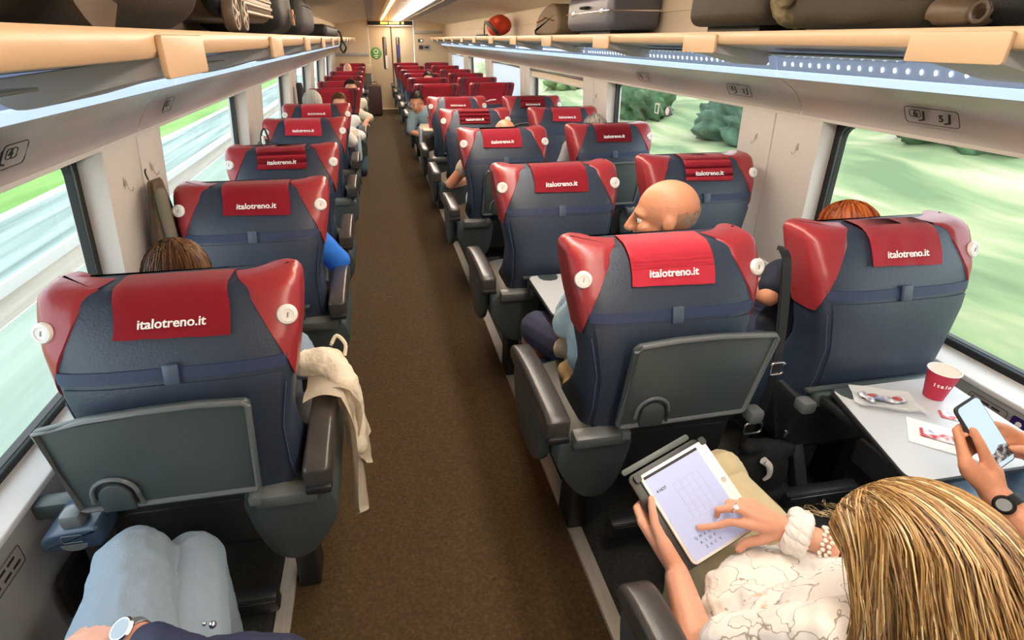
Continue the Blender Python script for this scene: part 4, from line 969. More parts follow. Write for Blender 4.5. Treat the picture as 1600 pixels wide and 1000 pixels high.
# ------------------------------------------------------------------ people
def unit(v): return V(v).normalized()
def hand_relaxed(bm, w_, d, n, t_, curl=.5, sc_=1.0):
    """w_ wrist, d towards the fingers, n back of the hand, t_ thumb side"""
    w_ = V(w_); d = unit(d); n = V(n); n = (n - d * n.dot(d)).normalized(); t_ = V(t_); t_ = (t_ - d * t_.dot(d) - n * t_.dot(n)).normalized()
    offs = (.028, .010, -.009, -.026); L = (.070, .078, .073, .057)
    for o_, l in zip(offs, L):
        k0 = w_ + t_ * o_ * .55 * sc_ + d * .01; k1 = w_ + t_ * o_ * sc_ + d * (.085 - abs(o_) * .25) * sc_
        o_cap(bm, k0, k1, .014 * sc_, .0105 * sc_)
        p = k1; dd = d.copy()
        for s_, f in enumerate((.45, .30, .25)):
            ang = curl * (.5 + .35 * s_); q = Quaternion(n.cross(dd).normalized(), -ang) if False else None
            dd = (dd * math.cos(ang) - n * math.sin(ang)).normalized() if s_ == 0 else (dd * math.cos(ang) + (-(n - dd * n.dot(dd)).normalized()) * math.sin(ang)).normalized()
            p2 = p + dd * l * f * sc_; o_cap(bm, p, p2, (.0092 - s_ * .0007) * sc_, (.0086 - s_ * .0009) * sc_); p = p2
    b0 = w_ + d * .018 * sc_ + t_ * .018 * sc_; b1 = b0 + (d * .6 + t_ * .75 - n * .2).normalized() * .038 * sc_; b2 = b1 + (d * .85 + t_ * .35 - n * .3).normalized() * .032 * sc_; b3 = b2 + (d * .95 - n * .3).normalized() * .024 * sc_
    o_cap(bm, b0, b1, .015 * sc_, .0115 * sc_); o_cap(bm, b1, b2, .011 * sc_, .0095 * sc_); o_cap(bm, b2, b3, .0095 * sc_, .008 * sc_)
    return p
def head_prims(bm, c, f, u, sc_=1.0, hair_only=False):
    c = V(c); f = unit(f); u = V(u); u = (u - f * u.dot(f)).normalized(); r_ = f.cross(u)
    R = Matrix((r_, f, u)).transposed().to_4x4()
    def at(x, y, z): return c + (r_ * x + f * y + u * z) * sc_
    def E(p, s_): o_ell(bm, at(*p), [k * sc_ for k in s_], R, 20)
    E((0, -.010, .028), (.076, .098, .092)); E((0, .030, -.035), (.060, .066, .080)); E((0, .060, -.090), (.032, .030, .024))
    E((0, .075, .020), (.052, .022, .020)); o_cap(bm, at(0, .098, .010), at(0, .118, -.028), .009 * sc_, .0125 * sc_)
    E((.012, .108, -.034), (.008, .010, .007)); E((-.012, .108, -.034), (.008, .010, .007))
    E((0, .092, -.058), (.024, .012, .007)); E((0, .090, -.069), (.020, .012, .007))
    for s_ in (-1, 1):
        E((s_ * .040, .070, -.022), (.022, .022, .020)); E((s_ * .079, -.005, -.010), (.008, .020, .031))
    return at, R
def face_details(parent, at, R, sc_=1.0, brow=(.12, .07, .04)):
    for s_ in (-1, 1):
        b = newbm(); o_ell(b, at(s_ * .031, .079, .002), (.0122 * sc_,) * 3, R, 14); e = obj('eye', b, mat('eye_white', (.8, .78, .75), .2), parent)
        b = newbm(); o_ell(b, at(s_ * .031, .0885, .002), (.006 * sc_, .004 * sc_, .006 * sc_), R, 12); obj('iris', b, mat('iris_dark', (.05, .035, .02), .2), e)
        b = newbm(); tube(b, [at(s_ * .016, .098, .022), at(s_ * .032, .097, .027), at(s_ * .050, .086, .021)], [.002, .0032, .0015], 6); obj('eyebrow', b, mat('brow_%d' % int(brow[0] * 100), brow, .8), parent)
    b = newbm(); tube(b, spline([at(-.021, .096, -.063), at(0, .104, -.062), at(.021, .096, -.063)], 4), .0018, 6); obj('mouth', b, mat('lip_line', (.35, .09, .07), .5), parent)
HAIRM = {}
def hair_mats(key, cols):
    if key not in HAIRM: HAIRM[key] = [mat('hair_%s_%s' % (key, 'abcdef'[i]), c, .45, spec=.4) for i, c in enumerate(cols)]
    return HAIRM[key]
HAIR = {'blonde': [(.33, .19, .062), (.47, .31, .13), (.20, .105, .032), (.62, .48, .27), (.10, .052, .02)], 'brown': [(.10, .045, .018), (.16, .075, .03), (.06, .028, .012)], 'red': [(.40, .085, .012), (.52, .14, .03), (.22, .04, .008)],
        'grey': [(.35, .32, .29), (.5, .47, .43), (.2, .16, .13)], 'white': [(.7, .68, .64), (.8, .78, .75), (.55, .52, .48)], 'dark': [(.025, .015, .01), (.05, .03, .018), (.015, .01, .008)]}
def tube_strand(bm, pts, r0, mi, n=3):
    rows = []; x = None
    for i, p in enumerate(pts):
        d = pts[min(i + 1, len(pts) - 1)] - pts[max(i - 1, 0)]
        if d.length < 1e-7: d = V((0, 0, -1))
        d.normalize()
        if x is None: x, y = frame_of(d)
        else: x = (x - d * x.dot(d)).normalized(); y = d.cross(x).normalized()
        rr = r0 * (1 - .75 * (i / (len(pts) - 1)) ** 2)
        rows.append([p + x * rr * math.cos(2 * PI * k / n) + y * rr * math.sin(2 * PI * k / n) for k in range(n)])
    vr = [[bm.verts.new(q) for q in r_] for r_ in rows]
    for a, b in zip(vr[:-1], vr[1:]):
        for k in range(n):
            f_ = bm.faces.new((a[k], a[(k + 1) % n], b[(k + 1) % n], b[k])); f_.material_index = mi
def short_hair(parent, at, R, key, n=260, low=-.03, lift=.006, length=1.0):
    """cap of combed strands over the cranium from the crown"""
    ms = hair_mats(key, HAIR[key]); bm = newbm(); c0 = at(0, -.010, .028)
    ax = [at(1, 0, 0) - at(0, 0, 0), at(0, 1, 0) - at(0, 0, 0), at(0, 0, 1) - at(0, 0, 0)]
    b = newbm(); rows = []
    def P(az, po, l): # polar from the crown
        x = math.sin(po) * math.sin(az); y = math.sin(po) * math.cos(az); z = math.cos(po)
        return c0 + ax[0] * x * (.078 + l) + ax[1] * y * (.100 + l) + ax[2] * z * (.094 + l)
    def lim(az): return (1.0 if math.cos(az) > .55 else 1.35 if math.cos(az) > 0 else 1.9) * length
    for j in range(9): rows.append([P(2 * PI * k / 32, .03 + lim(2 * PI * k / 32) * j / 8, lift * (1 - .4 * (j / 8))) for k in range(32)])
    grid(b, rows, close=True, cap=True); obj('hair_cap', b, ms[0], parent)
    for i in range(n):
        az = random.uniform(0, 2 * PI); p0 = random.uniform(0, .9); L_ = lim(az) * random.uniform(.85, 1.06) + .1
        tw = random.uniform(-.25, .25)
        pts = [P(az + tw * k / 6, p0 + (L_ - p0) * k / 6 if L_ > p0 else p0, lift + .002 + random.uniform(0, .003)) for k in range(7)]
        tube_strand(bm, pts, .0022, random.randrange(len(ms)))
    return tag(obj('hair', bm, ms, parent, smooth=True), kind='stuff')
def limb(bm, pts, rs, **k):
    for a, b, r0, r1 in zip(pts[:-1], pts[1:], rs[:-1], rs[1:]): o_cap(bm, a, b, r0, r1, **k)
def person(label, hip, chest, neck, head, look, sh, elbow, wrist, hdir, knees, feet, skin, shirt, trousers, group=None, cat='person', sleeve=1.0, legs='long', hair=None, vox=.010, bald=False, headup=(0, 0, 1), face=True, handn=(0, 0, 1), shw=.17, sc_=1.0, extra=None, hw=None):
    """all points in world coordinates; sh, elbow, wrist, hdir, knees, feet are (left, right) pairs"""
    root = thing('person', label, cat, (hip[0], hip[1], 0), 0, group); O = V((hip[0], hip[1], 0))
    def W(p): return V(p) - O
    hip_, chest_, neck_, head_ = W(hip), W(chest), W(neck), W(head)
    lat = V((1, 0, 0))
    b = newbm()
    o_cap(b, hip_ + lat * .08, hip_ - lat * .08, .105, .105); o_cap(b, hip_ + V((0, 0, .05)), chest_, .105, .12, flat=1.0)
    o_ell(b, chest_, (.165, .11, .15)); o_cap(b, chest_ + V((0, 0, .05)), neck_, .06, .052); o_cap(b, neck_, head_ + V((0, 0, -.05)), .052, .054)
    for i in (0, 1):
        S_ = W(sh[i]); o_cap(b, neck_ - V((0, 0, .04)), S_, .05, .052)
        limb(b, [S_, W(elbow[i]), W(wrist[i])], [.048, .038, .027])
        sg = 1 if i == 0 else -1
        if hdir[i] is not None: hand_relaxed(b, W(wrist[i]), hdir[i], handn if not isinstance(handn, list) else handn[i], lat * sg, .45)
        K = W(knees[i]); F = W(feet[i]); H_ = hip_ + lat * (-.09 if i == 0 else .09)
        limb(b, [H_, K, F + V((0, 0, .07))], [.085, .056, .038]); o_cap(b, F + V((0, -.03, .035)), F + V((0, .14, .025)), .036, .03)
    at, R = head_prims(b, head_, look, headup, sc_)
    if extra: extra(b, O)
    body = fuse('body', b, skin, root, vox, 3)
    # shirt
    b = newbm(); g = .014
    o_cap(b, hip_ + lat * .07 + V((0, 0, .06)), hip_ - lat * .07 + V((0, 0, .06)), .108 + g, .108 + g); o_cap(b, hip_ + V((0, 0, .06)), chest_, .108 + g, .12 + g); o_ell(b, chest_, (.168 + g, .112 + g, .15 + g))
    for i in (0, 1):
        S_ = W(sh[i]); E_ = W(elbow[i]); Wr = W(wrist[i]); o_cap(b, neck_ - V((0, 0, .055)), S_, .05 + g, .052 + g)
        if sleeve <= 1: o_cap(b, S_, S_.lerp(E_, sleeve), .052 + g, .046 + g)
        else: limb(b, [S_, E_, E_.lerp(Wr, sleeve - 1)], [.052 + g, .042 + g, .032 + g])
    fuse('shirt', b, shirt, root, vox, 4, (.010, .06))
    b = newbm(); o_cap(b, hip_ + lat * .08, hip_ - lat * .08, .108 + g, .108 + g)
    for i in (0, 1):
        K = W(knees[i]); F = W(feet[i]); H_ = hip_ + lat * (-.09 if i == 0 else .09)
        if legs == 'long': limb(b, [H_, K, F + V((0, 0, .10))], [.09 + g, .062 + g, .046 + g])
        else: o_cap(b, H_, H_.lerp(K, .9), .09 + g, .07 + g)
    fuse('trousers' if legs == 'long' else 'shorts', b, trousers, root, vox, 4, (.008, .07))
    for i in (0, 1):
        F = W(feet[i]); b = newbm(); o_cap(b, F + V((0, -.035, .045)), F + V((0, .15, .035)), .045, .038); o_cap(b, F + V((0, -.04, .07)), F + V((0, -.035, .035)), .045, .042); fuse('shoe', b, mat('shoe_dark', (.03, .03, .035), .6), root, .012, 2)
    if face: face_details(root, at, R, sc_)
    if hair: short_hair(root, at, R, hair, hw or 260)
    return root, at, R, O
def simple_pose(cx, Y, f=1, dz=0, lean=0):
    """seated figure; f=+1 faces away, -1 faces the viewer"""
    return dict(hip=(cx, Y, .565), chest=(cx, Y - .02 * f + lean * f * .5, .80 + dz), neck=(cx, Y + .00 * f + lean * f, .99 + dz),
                sh=((cx - .17, Y + lean * f * .8, .93 + dz), (cx + .17, Y + lean * f * .8, .93 + dz)), knees=((cx - .12, Y + .34 * f, .53), (cx + .12, Y + .34 * f, .53)), feet=((cx - .12, Y + (.26 if f > 0 else -.36), .004), (cx + .12, Y + (.26 if f > 0 else -.36), .004)))
random.seed(11)
# passenger with brown hair in the nearest left seat
p = simple_pose(-.56, 1.50, 1, -.03)
person('brown haired passenger in the nearest left seat with a grey blue sleeve', **p, head=(-.585, 1.52, 1.025), look=(0, 1, -.15), elbow=((-.80, 1.60, .70), (-.30, 1.56, .70)), wrist=((-.72, 1.84, .64), (-.36, 1.82, .66)), hdir=((.3, 1, -.1), (-.3, 1, -.1)),
       skin=SKIN, shirt=mat('shirt_grey_blue', (.22, .29, .40), .8), trousers=mat('trousers_slate', (.12, .13, .16), .8), sleeve=1.7, hair='brown', group=None)
# passenger in the second left seat, blue shirt at the aisle
p = simple_pose(-.52, 2.45, 1, -.08)
person('passenger in bright blue shirt whose arm sticks out beside the second left seat', **p, head=(-.53, 2.52, .93), look=(0, 1, -.6), elbow=((-.78, 2.55, .66), (-.235, 2.50, .68)), wrist=((-.66, 2.78, .62), (-.30, 2.76, .64)), hdir=((.3, 1, -.1), (-.3, 1, -.1)),
       skin=SKINR, shirt=mat('shirt_blue', (.02, .18, .75), .7), trousers=mat('trousers_slate', (.12, .13, .16), .8), sleeve=.96, hair='dark', group=None)
# bald man
p = simple_pose(.86, 1.58, 1, 0)
p['sh'] = ((.66, 1.56, .90), (1.03, 1.54, .92)); p['knees'] = ((.60, 1.97, .53), (.88, 2.00, .53)); p['feet'] = ((.62, 1.95, 0), (.88, 1.98, 0)); p['neck'] = (.90, 1.56, 1.00)
man, at, R, O = person('bald man in pale blue shirt and navy shorts looking to the left', **p, head=(.900, 1.56, 1.128), look=(-.93, .36, -.10), elbow=((.61, 1.63, .70), (1.16, 1.58, .72)), wrist=((.70, 1.86, .64), (1.02, 1.84, .66)), hdir=((.4, .9, .0), (-.3, .9, -.1)),
       skin=SKINR, shirt=mat('shirt_pale_blue', (.50, .70, .78), .75), trousers=mat('shorts_navy', (.035, .04, .085), .8), sleeve=.70, legs='short', vox=.007, sc_=1.0)
b = newbm(); ms = hair_mats('grey', HAIR['grey'])
for i in range(320):
    az = random.uniform(1.75, 4.53); po = random.uniform(1.5, 1.85)
    c0 = at(0, -.010, .028); ax = [at(1, 0, 0) - at(0, 0, 0), at(0, 1, 0) - at(0, 0, 0), at(0, 0, 1) - at(0, 0, 0)]
    pts = [c0 + ax[0] * math.sin(po + k * .1) * math.sin(az) * .0775 + ax[1] * math.sin(po + k * .1) * math.cos(az) * .0995 + ax[2] * math.cos(po + k * .1) * .0935 for k in range(4)]
    tube_strand(b, pts, .0005, 1)
tag(obj('hair_fringe', b, ms, man), kind='stuff')
b = newbm(); o_cap(b, V((.635, 1.50, .86)) - O, V((.618, 1.60, .74)) - O, .062, .060); o_cap(b, V((.645, 1.48, .78)) - O, V((.66, 1.50, .60)) - O, .075, .07); fuse('loose_sleeve', b, mat('shirt_pale_blue', (.50, .70, .78), .75), man, .008, 3, (.012, .05))
b = newbm(); o_cap(b, V((.60, 1.50, .60)) - O, V((.66, 1.58, .55)) - O, .045, .055); o_cap(b, V((.585, 1.45, .58)) - O, V((.60, 1.40, .52)) - O, .03, .03); o_cap(b, V((.61, 1.62, .62)) - O, V((.64, 1.68, .59)) - O, .035, .04); fuse('shirt_tail', b, mat('shirt_cream', (.72, .66, .48), .8), man, .008, 3, (.012, .05))
# red haired passenger in the nearest right window seat
p = simple_pose(1.60, 1.60, 1, -.07)
person('red haired passenger with bare arm in the nearest right window seat', **p, head=(1.625, 1.58, 1.008), look=(-.1, 1, -.25), elbow=((1.37, 1.56, .80), (1.82, 1.66, .70)), wrist=((1.30, 1.50, .98) if False else (1.48, 1.82, .70), (1.70, 1.90, .66)), hdir=((.3, 1, 0), (-.3, 1, 0)),
       skin=SKINR, shirt=mat('shirt_dark_navy', (.012, .018, .04), .8), trousers=mat('trousers_navy', (.02, .03, .07), .8), sleeve=.45, hair='red', vox=.008)
# third row right, orange head and bare elbow
p = simple_pose(.83, 3.74, 1, .0)
person('balding passenger in the third right aisle seat with bare elbow on the armrest', **p, head=(.860, 3.74, 1.035), look=(0, 1, -.3), elbow=((.475, 3.72, .735), (1.06, 3.8, .70)), wrist=((.66, 3.96, .70), (.98, 4.0, .66)), hdir=((.8, .6, 0), (-.3, 1, 0)),
       skin=SKINR, shirt=mat('shirt_sand', (.62, .50, .40), .8), trousers=mat('trousers_white', (.72, .70, .68), .8), sleeve=.5)
p = simple_pose(1.56, 3.86, 1, .0)
person('grey haired passenger in the third right window seat', **p, head=(1.565, 3.88, 1.03), look=(0, 1, -.1), elbow=((1.32, 3.9, .68), (1.80, 3.9, .68)), wrist=((1.42, 4.12, .64), (1.68, 4.12, .64)), hdir=((.3, 1, 0), (-.3, 1, 0)),
       skin=SKIN, shirt=mat('shirt_grey', (.30, .30, .32), .8), trousers=mat('trousers_slate', (.12, .13, .16), .8), hair='grey')
p = simple_pose(-.56, 5.42, 1, .0)
person('white haired passenger in white clothes in the fifth left seat', **p, head=(-.57, 5.42, 1.10), look=(0, 1, -.1), elbow=((-.80, 5.5, .72), (-.25, 5.46, .76)), wrist=((-.70, 5.7, .66), (-.30, 5.7, .70)), hdir=((.3, 1, 0), (-.3, 1, 0)),
       skin=SKIN, shirt=mat('shirt_white', (.75, .75, .73), .8), trousers=mat('trousers_cream', (.6, .56, .48), .8), sleeve=1.6, hair='white')
p = simple_pose(-.42, 6.62, -1, -.13)
person('child with brown fringe in the first left seat facing us', **p, head=(-.40, 6.60, .985), look=(.05, -1, -.1), elbow=((-.20, 6.55, .64), (-.62, 6.55, .64)), wrist=((-.28, 6.36, .62), (-.54, 6.36, .62)), hdir=((0, -1, 0), (0, -1, 0)),
       skin=SKIN, shirt=mat('shirt_white', (.75, .75, .73), .8), trousers=mat('trousers_slate', (.12, .13, .16), .8), hair='brown', sc_=.95)
p = simple_pose(.74, 6.95, -1, -.06)
p['chest'] = (.66, 6.98, .76); p['neck'] = (.58, 6.98, .86); p['sh'] = ((.72, 6.96, .86), (.44, 6.96, .80))
person('dark haired passenger leaning into the aisle from the first right seat facing us', **p, head=(.49, 6.96, .95), look=(-.2, -1, -.3), elbow=((.76, 6.84, .62), (.40, 6.90, .62)), wrist=((.70, 6.70, .60), (.52, 6.72, .60)), hdir=((0, -1, 0), (.3, -1, -.1)),
       skin=SKINR, shirt=mat('shirt_grey_teal', (.18, .26, .30), .8), trousers=mat('trousers_grey', (.2, .22, .23), .8), hair='dark', sleeve=.9)
p = simple_pose(-.34, 7.72, -1, -.05)
person('passenger in cream top and blue jeans in the second left seat facing us', **p, head=(-.30, 7.70, 1.05), look=(0, -1, 0), elbow=((-.10, 7.62, .70), (-.55, 7.62, .68)), wrist=((-.16, 7.42, .66), (-.48, 7.42, .64)), hdir=((0, -1, 0), (0, -1, 0)),
       skin=SKIN, shirt=mat('shirt_cream2', (.72, .66, .52), .8), trousers=mat('jeans_teal', (.10, .18, .24), .8), hair='dark')
p = simple_pose(-.50, 11.98, -1, .0)
person('bald passenger far away in the fifth left seat facing us', **p, head=(-.50, 12.0, 1.09), look=(0, -1, 0), elbow=((-.26, 11.9, .70), (-.72, 11.9, .68)), wrist=((-.36, 11.7, .66), (-.62, 11.7, .64)), hdir=((0, -1, 0), (0, -1, 0)),
       skin=SKIN, shirt=mat('shirt_white', (.75, .75, .73), .8), trousers=mat('trousers_slate', (.12, .13, .16), .8), vox=.014)
p = simple_pose(.80, 9.32, -1, -.05)
person('dark haired passenger in the third right aisle seat facing us', **p, head=(.86, 9.30, 1.05), look=(0, -1, 0), elbow=((1.04, 9.2, .70), (.56, 9.2, .68)), wrist=((.94, 9.0, .66), (.66, 9.0, .64)), hdir=((0, -1, 0), (0, -1, 0)),
       skin=SKIN, shirt=mat('shirt_grey', (.30, .30, .32), .8), trousers=mat('trousers_slate', (.12, .13, .16), .8), hair='dark', vox=.014)

# ------------------------------------------------------------------ the blonde traveller with the tablet
TC = V((.645, .79, .705)); TX = V((.934, .192, .300)).normalized(); TN = V((-.121, -.623, .773)).normalized(); TX = (TX - TN * TX.dot(TN)).normalized(); TY = TN.cross(TX)
def TW(x, y, z=0): return TC + TX * x + TY * y + TN * z
def chain(bm, pts, rs, O):
    for a, b_, r0, r1 in zip(pts[:-1], pts[1:], rs[:-1], rs[1:]): o_cap(bm, V(a) - O, V(b_) - O, r0, r1)
def woman_extra(b, O):
    F = [.0072, .0082, .0092, .0110]
    # right hand typing: index stretched, the others curled
    rw = TW(.128, -.130, .042)
    K = []
    for pts in ([(-.029, -.045, .007), (.003, -.058, .021), (.031, -.064, .036), (.062, -.088, .043)], [(.020, -.044, .011), (.024, -.032, .030), (.055, -.046, .048), (.080, -.080, .047)],
                [(.050, -.044, .010), (.054, -.030, .030), (.077, -.050, .046), (.098, -.078, .043)], [(.078, -.050, .010), (.084, -.042, .026), (.100, -.058, .038), (.112, -.083, .037)]):
        P = [TW(*q) for q in pts]; chain(b, P, F, O); K.append(P[-1]); chain(b, [P[-1], rw.lerp(P[-1], .12)], [.0125, .0185], O)
    o_cap(b, K[0].lerp(rw, .3) - O, K[2].lerp(rw, .45) - O, .014, .015)
    P = [TW(.022, -.122, .006), TW(.042, -.116, .015), TW(.070, -.125, .027), TW(.100, -.127, .034)]; chain(b, P, [.0085, .0100, .0118, .0155], O); chain(b, [P[-1], rw], [.017, .021], O)
    chain(b, [rw, V((1.00, .50, .70))], [.0245, .036], O)
    # left hand: thumb over the edge, fingers behind
    lw = TW(-.118, -.098, -.012)
    P = [TW(-.088, .054, .013), TW(-.100, .034, .015), TW(-.112, .006, .012), TW(-.116, -.034, .004)]; chain(b, P, [.0082, .0098, .0110, .0150], O); chain(b, [P[-1], lw], [.017, .023], O)
    for i, yy in enumerate((.050, .030, .010, -.008)):
        P = [TW(-.055, yy + .004, -.034), TW(-.088, yy + .006, -.037), TW(-.118, yy, -.028), TW(-.127, yy - .030, -.015)]
        chain(b, P, [.0072, .0082, .0092, .0105], O); chain(b, [P[-1], lw.lerp(P[-1], .15)], [.0125, .019], O)
    chain(b, [lw, V((.500, .505, .655))], [.0240, .038], O)
blouse = ramp_mat('blouse_print', [(.44, (.80, .77, .72)), (.485, (.82, .80, .76)), (.497, (.26, .20, .16)), (.509, (.82, .80, .76)), (.66, (.80, .78, .75)), (.72, (.70, .52, .33))], 17, (1, 1, 1), rough=.8, detail=2.5)
khaki = mat('trousers_khaki', (.52, .44, .27), .85, bump=.2, bscale=90)
wom, at, R, O = person('blonde woman in a white printed blouse typing on a tablet', hip=(.78, .33, .55), chest=(.77, .38, .78), neck=(.71, .36, .935), head=(.684, .379, .993), look=(.14, .72, -.69), headup=(-.12, .69, .72),
    sh=((.60, .36, .88), (.93, .37, .88)), elbow=((.500, .505, .655), (1.00, .50, .70)), wrist=((.545, .66, .635), (.90, .62, .69)), hdir=(None, None), knees=((.72, .82, .50), (.845, .955, .555)), feet=((.74, .84, .004), (.86, .93, .004)),
    skin=SKIN, shirt=blouse, trousers=khaki, sleeve=.72, vox=.0042, extra=woman_extra)
b = newbm(); o_ell(b, V((.76, .56, .60)) - O, (.19, .17, .075)); o_ell(b, V((.70, .47, .68)) - O, (.15, .11, .10)); o_ell(b, V((.86, .50, .66)) - O, (.13, .12, .09)); o_ell(b, V((.72, .42, .78)) - O, (.16, .11, .10)); o_cap(b, V((.84, .66, .60)) - O, V((.90, .55, .66)) - O, .07, .08); o_cap(b, V((.70, .64, .60)) - O, V((.65, .50, .66)) - O, .05, .06)
fuse('blouse_drape', b, blouse, wom, .006, 5, (.022, .045))
b = newbm(); o_ell(b, V((.845, .965, .585)) - O, (.068, .07, .066)); o_cap(b, V((.845, .95, .57)) - O, V((.80, .66, .53)) - O, .060, .07); fuse('trouser_knee', b, khaki, wom, .007, 4, (.018, .04))
# long hair: parting at the front top, falling back and down over the shoulders
hm = hair_mats('blonde', HAIR['blonde'])
HC = V((.683, .372, .998)); hf = unit((.02, .72, -.69)); hu = V((-.12, .69, .72)); hu = (hu - hf * hu.dot(hf)).normalized(); hr = hf.cross(hu)
def HP(x, y, z): return HC - O + hr * x + hf * y + hu * z
random.seed(21)
def hair_path(side, f0, spread, l, end):
    # from the parting over the skull and down
    x0 = random.uniform(.0, .012) * side; pts = []
    a0 = f0
    for k in range(8):
        t = k / 7; a = a0 - t * (1.05 + .5 * (1 - abs(spread))) * (.55 if abs(spread) > .6 else 1.0)
        lat = side * (abs(spread) * 1.35 * t ** .8)
        d = V((math.sin(lat), math.cos(lat) * math.sin(a), math.cos(lat) * math.cos(a)))
        pts.append(HP(d.x * (.080 + l) + x0, d.y * (.108 + l) - .008, d.z * (.104 + l) + .012))
    p = pts[-1]; d0 = (pts[-1] - pts[-2]).normalized(); E_ = V(end) - O
    for k in range(1, 11):
        t = k / 10; q = p.lerp(E_, t) + d0 * .10 * math.sin(PI * min(1, t * 1.2)) * (1 - t) + V((random.uniform(-1, 1), random.uniform(-1, 1), random.uniform(-1, 1))) * .0035
        pts.append(q)
    return pts
b = newbm()
o_ell(b, HP(0, -.006, .014), (.082, .103, .098), Matrix((hr, hf, hu)).transposed().to_4x4())
o_cap(b, HP(0, -.05, .0), V((.730, .225, .77)) - O, .074, .085, flat=.75, fdir=(0, 1, .4)); o_cap(b, HP(-.05, -.0, -.01), V((.61, .32, .84)) - O, .036, .045)
fuse('hair_mass', b, mat('hair_mass_blonde', (.26, .15, .05), .6, bump=.3, bscale=60), wom, .008, 4)
for bi in range(4):
    bm = newbm()
    for i in range(1300):
        side = random.choice((-1, 1)); spread = random.uniform(0, 1) ** .8; f0 = random.uniform(.05, 1.15)
        u = spread * side
        ex = .725 + (.11 if side > 0 else .16) * u + random.uniform(-.02, .02)
        if side < 0: end = (ex - .03 * spread, .225 + .13 * spread + random.uniform(-.03, .02), .80 - random.uniform(0, .12))
        else: end = (ex + .01, .20 + .08 * spread + random.uniform(-.03, .02), .80 - random.uniform(0, .12))
        pts = hair_path(side, f0, spread, .003 + random.uniform(0, .008), end)
        w_ = [.34, .24, .22, .10, .10]; k = random.random(); mi = 0
        for j, ww in enumerate(w_):
            k -= ww
            if k <= 0: mi = j; break
        tube_strand(bm, pts, random.uniform(.0006, .0013), mi)
    tag(obj('hair_lock_layer', bm, hm, wom), kind='stuff')
bm = newbm()
for i in range(60):
    a = random.uniform(-1.2, 1.2); p0 = HP(math.sin(a) * .07, random.uniform(.02, .09), .085); d = (p0 - (HC - O)).normalized()
    tube_strand(bm, [p0 + d * (.004 + .018 * (1 - (1 - k / 5) ** 2)) + V((math.sin(k * 1.3 + i), math.cos(k + i * 2), 0)) * .0025 * k * .6 + hr * .002 * k * (1 if a > 0 else -1) for k in range(6)], .0004, 3)
tag(obj('stray_hair', bm, hm, wom), kind='stuff')
# scrunchie, bracelets, ring
def wrist_ring(bm, c, d, R_, r_, n=28, wav=0.0, cnt=9):
    x, y = frame_of(d); ring_tube(bm, [c + (x * math.cos(u) + y * math.sin(u)) * (R_ + wav * math.sin(cnt * u)) + V(d) * wav * .8 * math.cos(cnt * u) for u in [2 * PI * k / n for k in range(n)]], r_, 8)
ra, rb_ = TW(.128, -.130, .042), V((1.00, .50, .70)); rd = (rb_ - ra).normalized()
t = thing('scrunchie', 'white fabric scrunchie on the right wrist of the blonde woman', 'scrunchie', tuple(ra))
b = newbm(); wrist_ring(b, rd * .010, rd, .034, .0145, 160, .0045, 13); wrist_ring(b, rd * .026, rd, .034, .0135, 160, .0045, 15); obj('scrunchie_fabric', b, mat('scrunchie_white', (.78, .74, .70), .85), t)
for q, (dist, lab) in enumerate(((.062, 'pearl bracelet beside the white scrunchie'), (.074, 'second pearl bracelet, nearer the elbow of the two'))):
    t = thing('bead_bracelet', lab, 'bracelet', tuple(ra + rd * dist)); b = newbm(); x, y = frame_of(rd)
    for k in range(20): o_ell(b, (x * math.cos(2 * PI * k / 20) + y * math.sin(2 * PI * k / 20)) * .0315 + rd * (.003 * (k % 2)), (.0048,) * 3, None, 8)
    obj('beads', b, mat('pearl', (.78, .70, .62), .25), t)
t = thing('ring', 'silver ring with a round stone on the middle finger', 'ring', tuple(TW(.050, -.043, .0465)))
b = newbm(); wrist_ring(b, V((0, 0, 0)), (TW(.080, -.080, .047) - TW(.055, -.046, .048)).normalized(), .0105, .0016); obj('band', b, chrome, t)
b = newbm(); o_ell(b, TN * .012, (.006, .006, .004)); obj('stone', b, mat('stone_pale', (.85, .80, .75), .1), t)
# the tablet
t = thing('tablet', 'white framed tablet in a black cover showing a crossword grid', 'tablet', tuple(TC))
M0 = basis(V((0, 0, 0)), TX, TY, TN)
def TM(x, y, z): return M0 @ Matrix.Translation((x, y, z))
b = newbm(); prism(b, rrect(.184, .212, .012, 5), .008, TM(.010, 0, -.0085), .002); obj('body', b, mat('tablet_white', (.82, .82, .82), .3), t)
b = newbm(); prism(b, rrect(.150, .199, .002, 2), .0006, TM(0, 0, -.0004)); scr = obj('screen', b, emat('screen_glow', (.40, .46, .70), .22), t)
b = newbm(); prism(b, rrect(.150, .006, .001, 2), .0004, TM(0, .096, .0003)); obj('status_bar', b, inkm, scr)
gm_ = mat('grid_grey', (.46, .50, .62), .6)
b = newbm()
for i in range(6): prism(b, rrect(.068, .0009, .0003, 1), .0003, TM(.012, .056 - i * .017, .0003))
for i in range(5): prism(b, rrect(.0009, .086, .0003, 1), .0003, TM(-.022 + i * .017, .0135, .0003))
obj('crossword_grid', b, gm_, scr)
b = newbm()
for r_, row in enumerate(('QWERT', 'ASDF', 'ZXCV')):
    for i, ch_ in enumerate(row): text_bm(b, ch_, .0085, TM(-.045 + i * .012 + r_ * .006, -.062 - r_ * .012, .0004), extrade if False else .0002)
obj('keyboard_letters', b, inkm, scr)
b = newbm(); text_bm(b, '4 HOT', .009, TM(-.052, .058, .0004), .0002, .0002); obj('clue_text', b, inkm, scr)
b = newbm(); lathe(b, [(.0065, 0), (.0065, .0006), (.0055, .0003)], 20, TM(.088, .01, -.0005)); obj('home_button', b, mat('button_edge', (.5, .5, .5), .3), t)
b = newbm(); prism(b, rrect(.200, .226, .014, 5), .006, TM(-.006, .004, -.016), .002); obj('cover', b, mat('cover_black', (.025, .027, .026), .4), t)
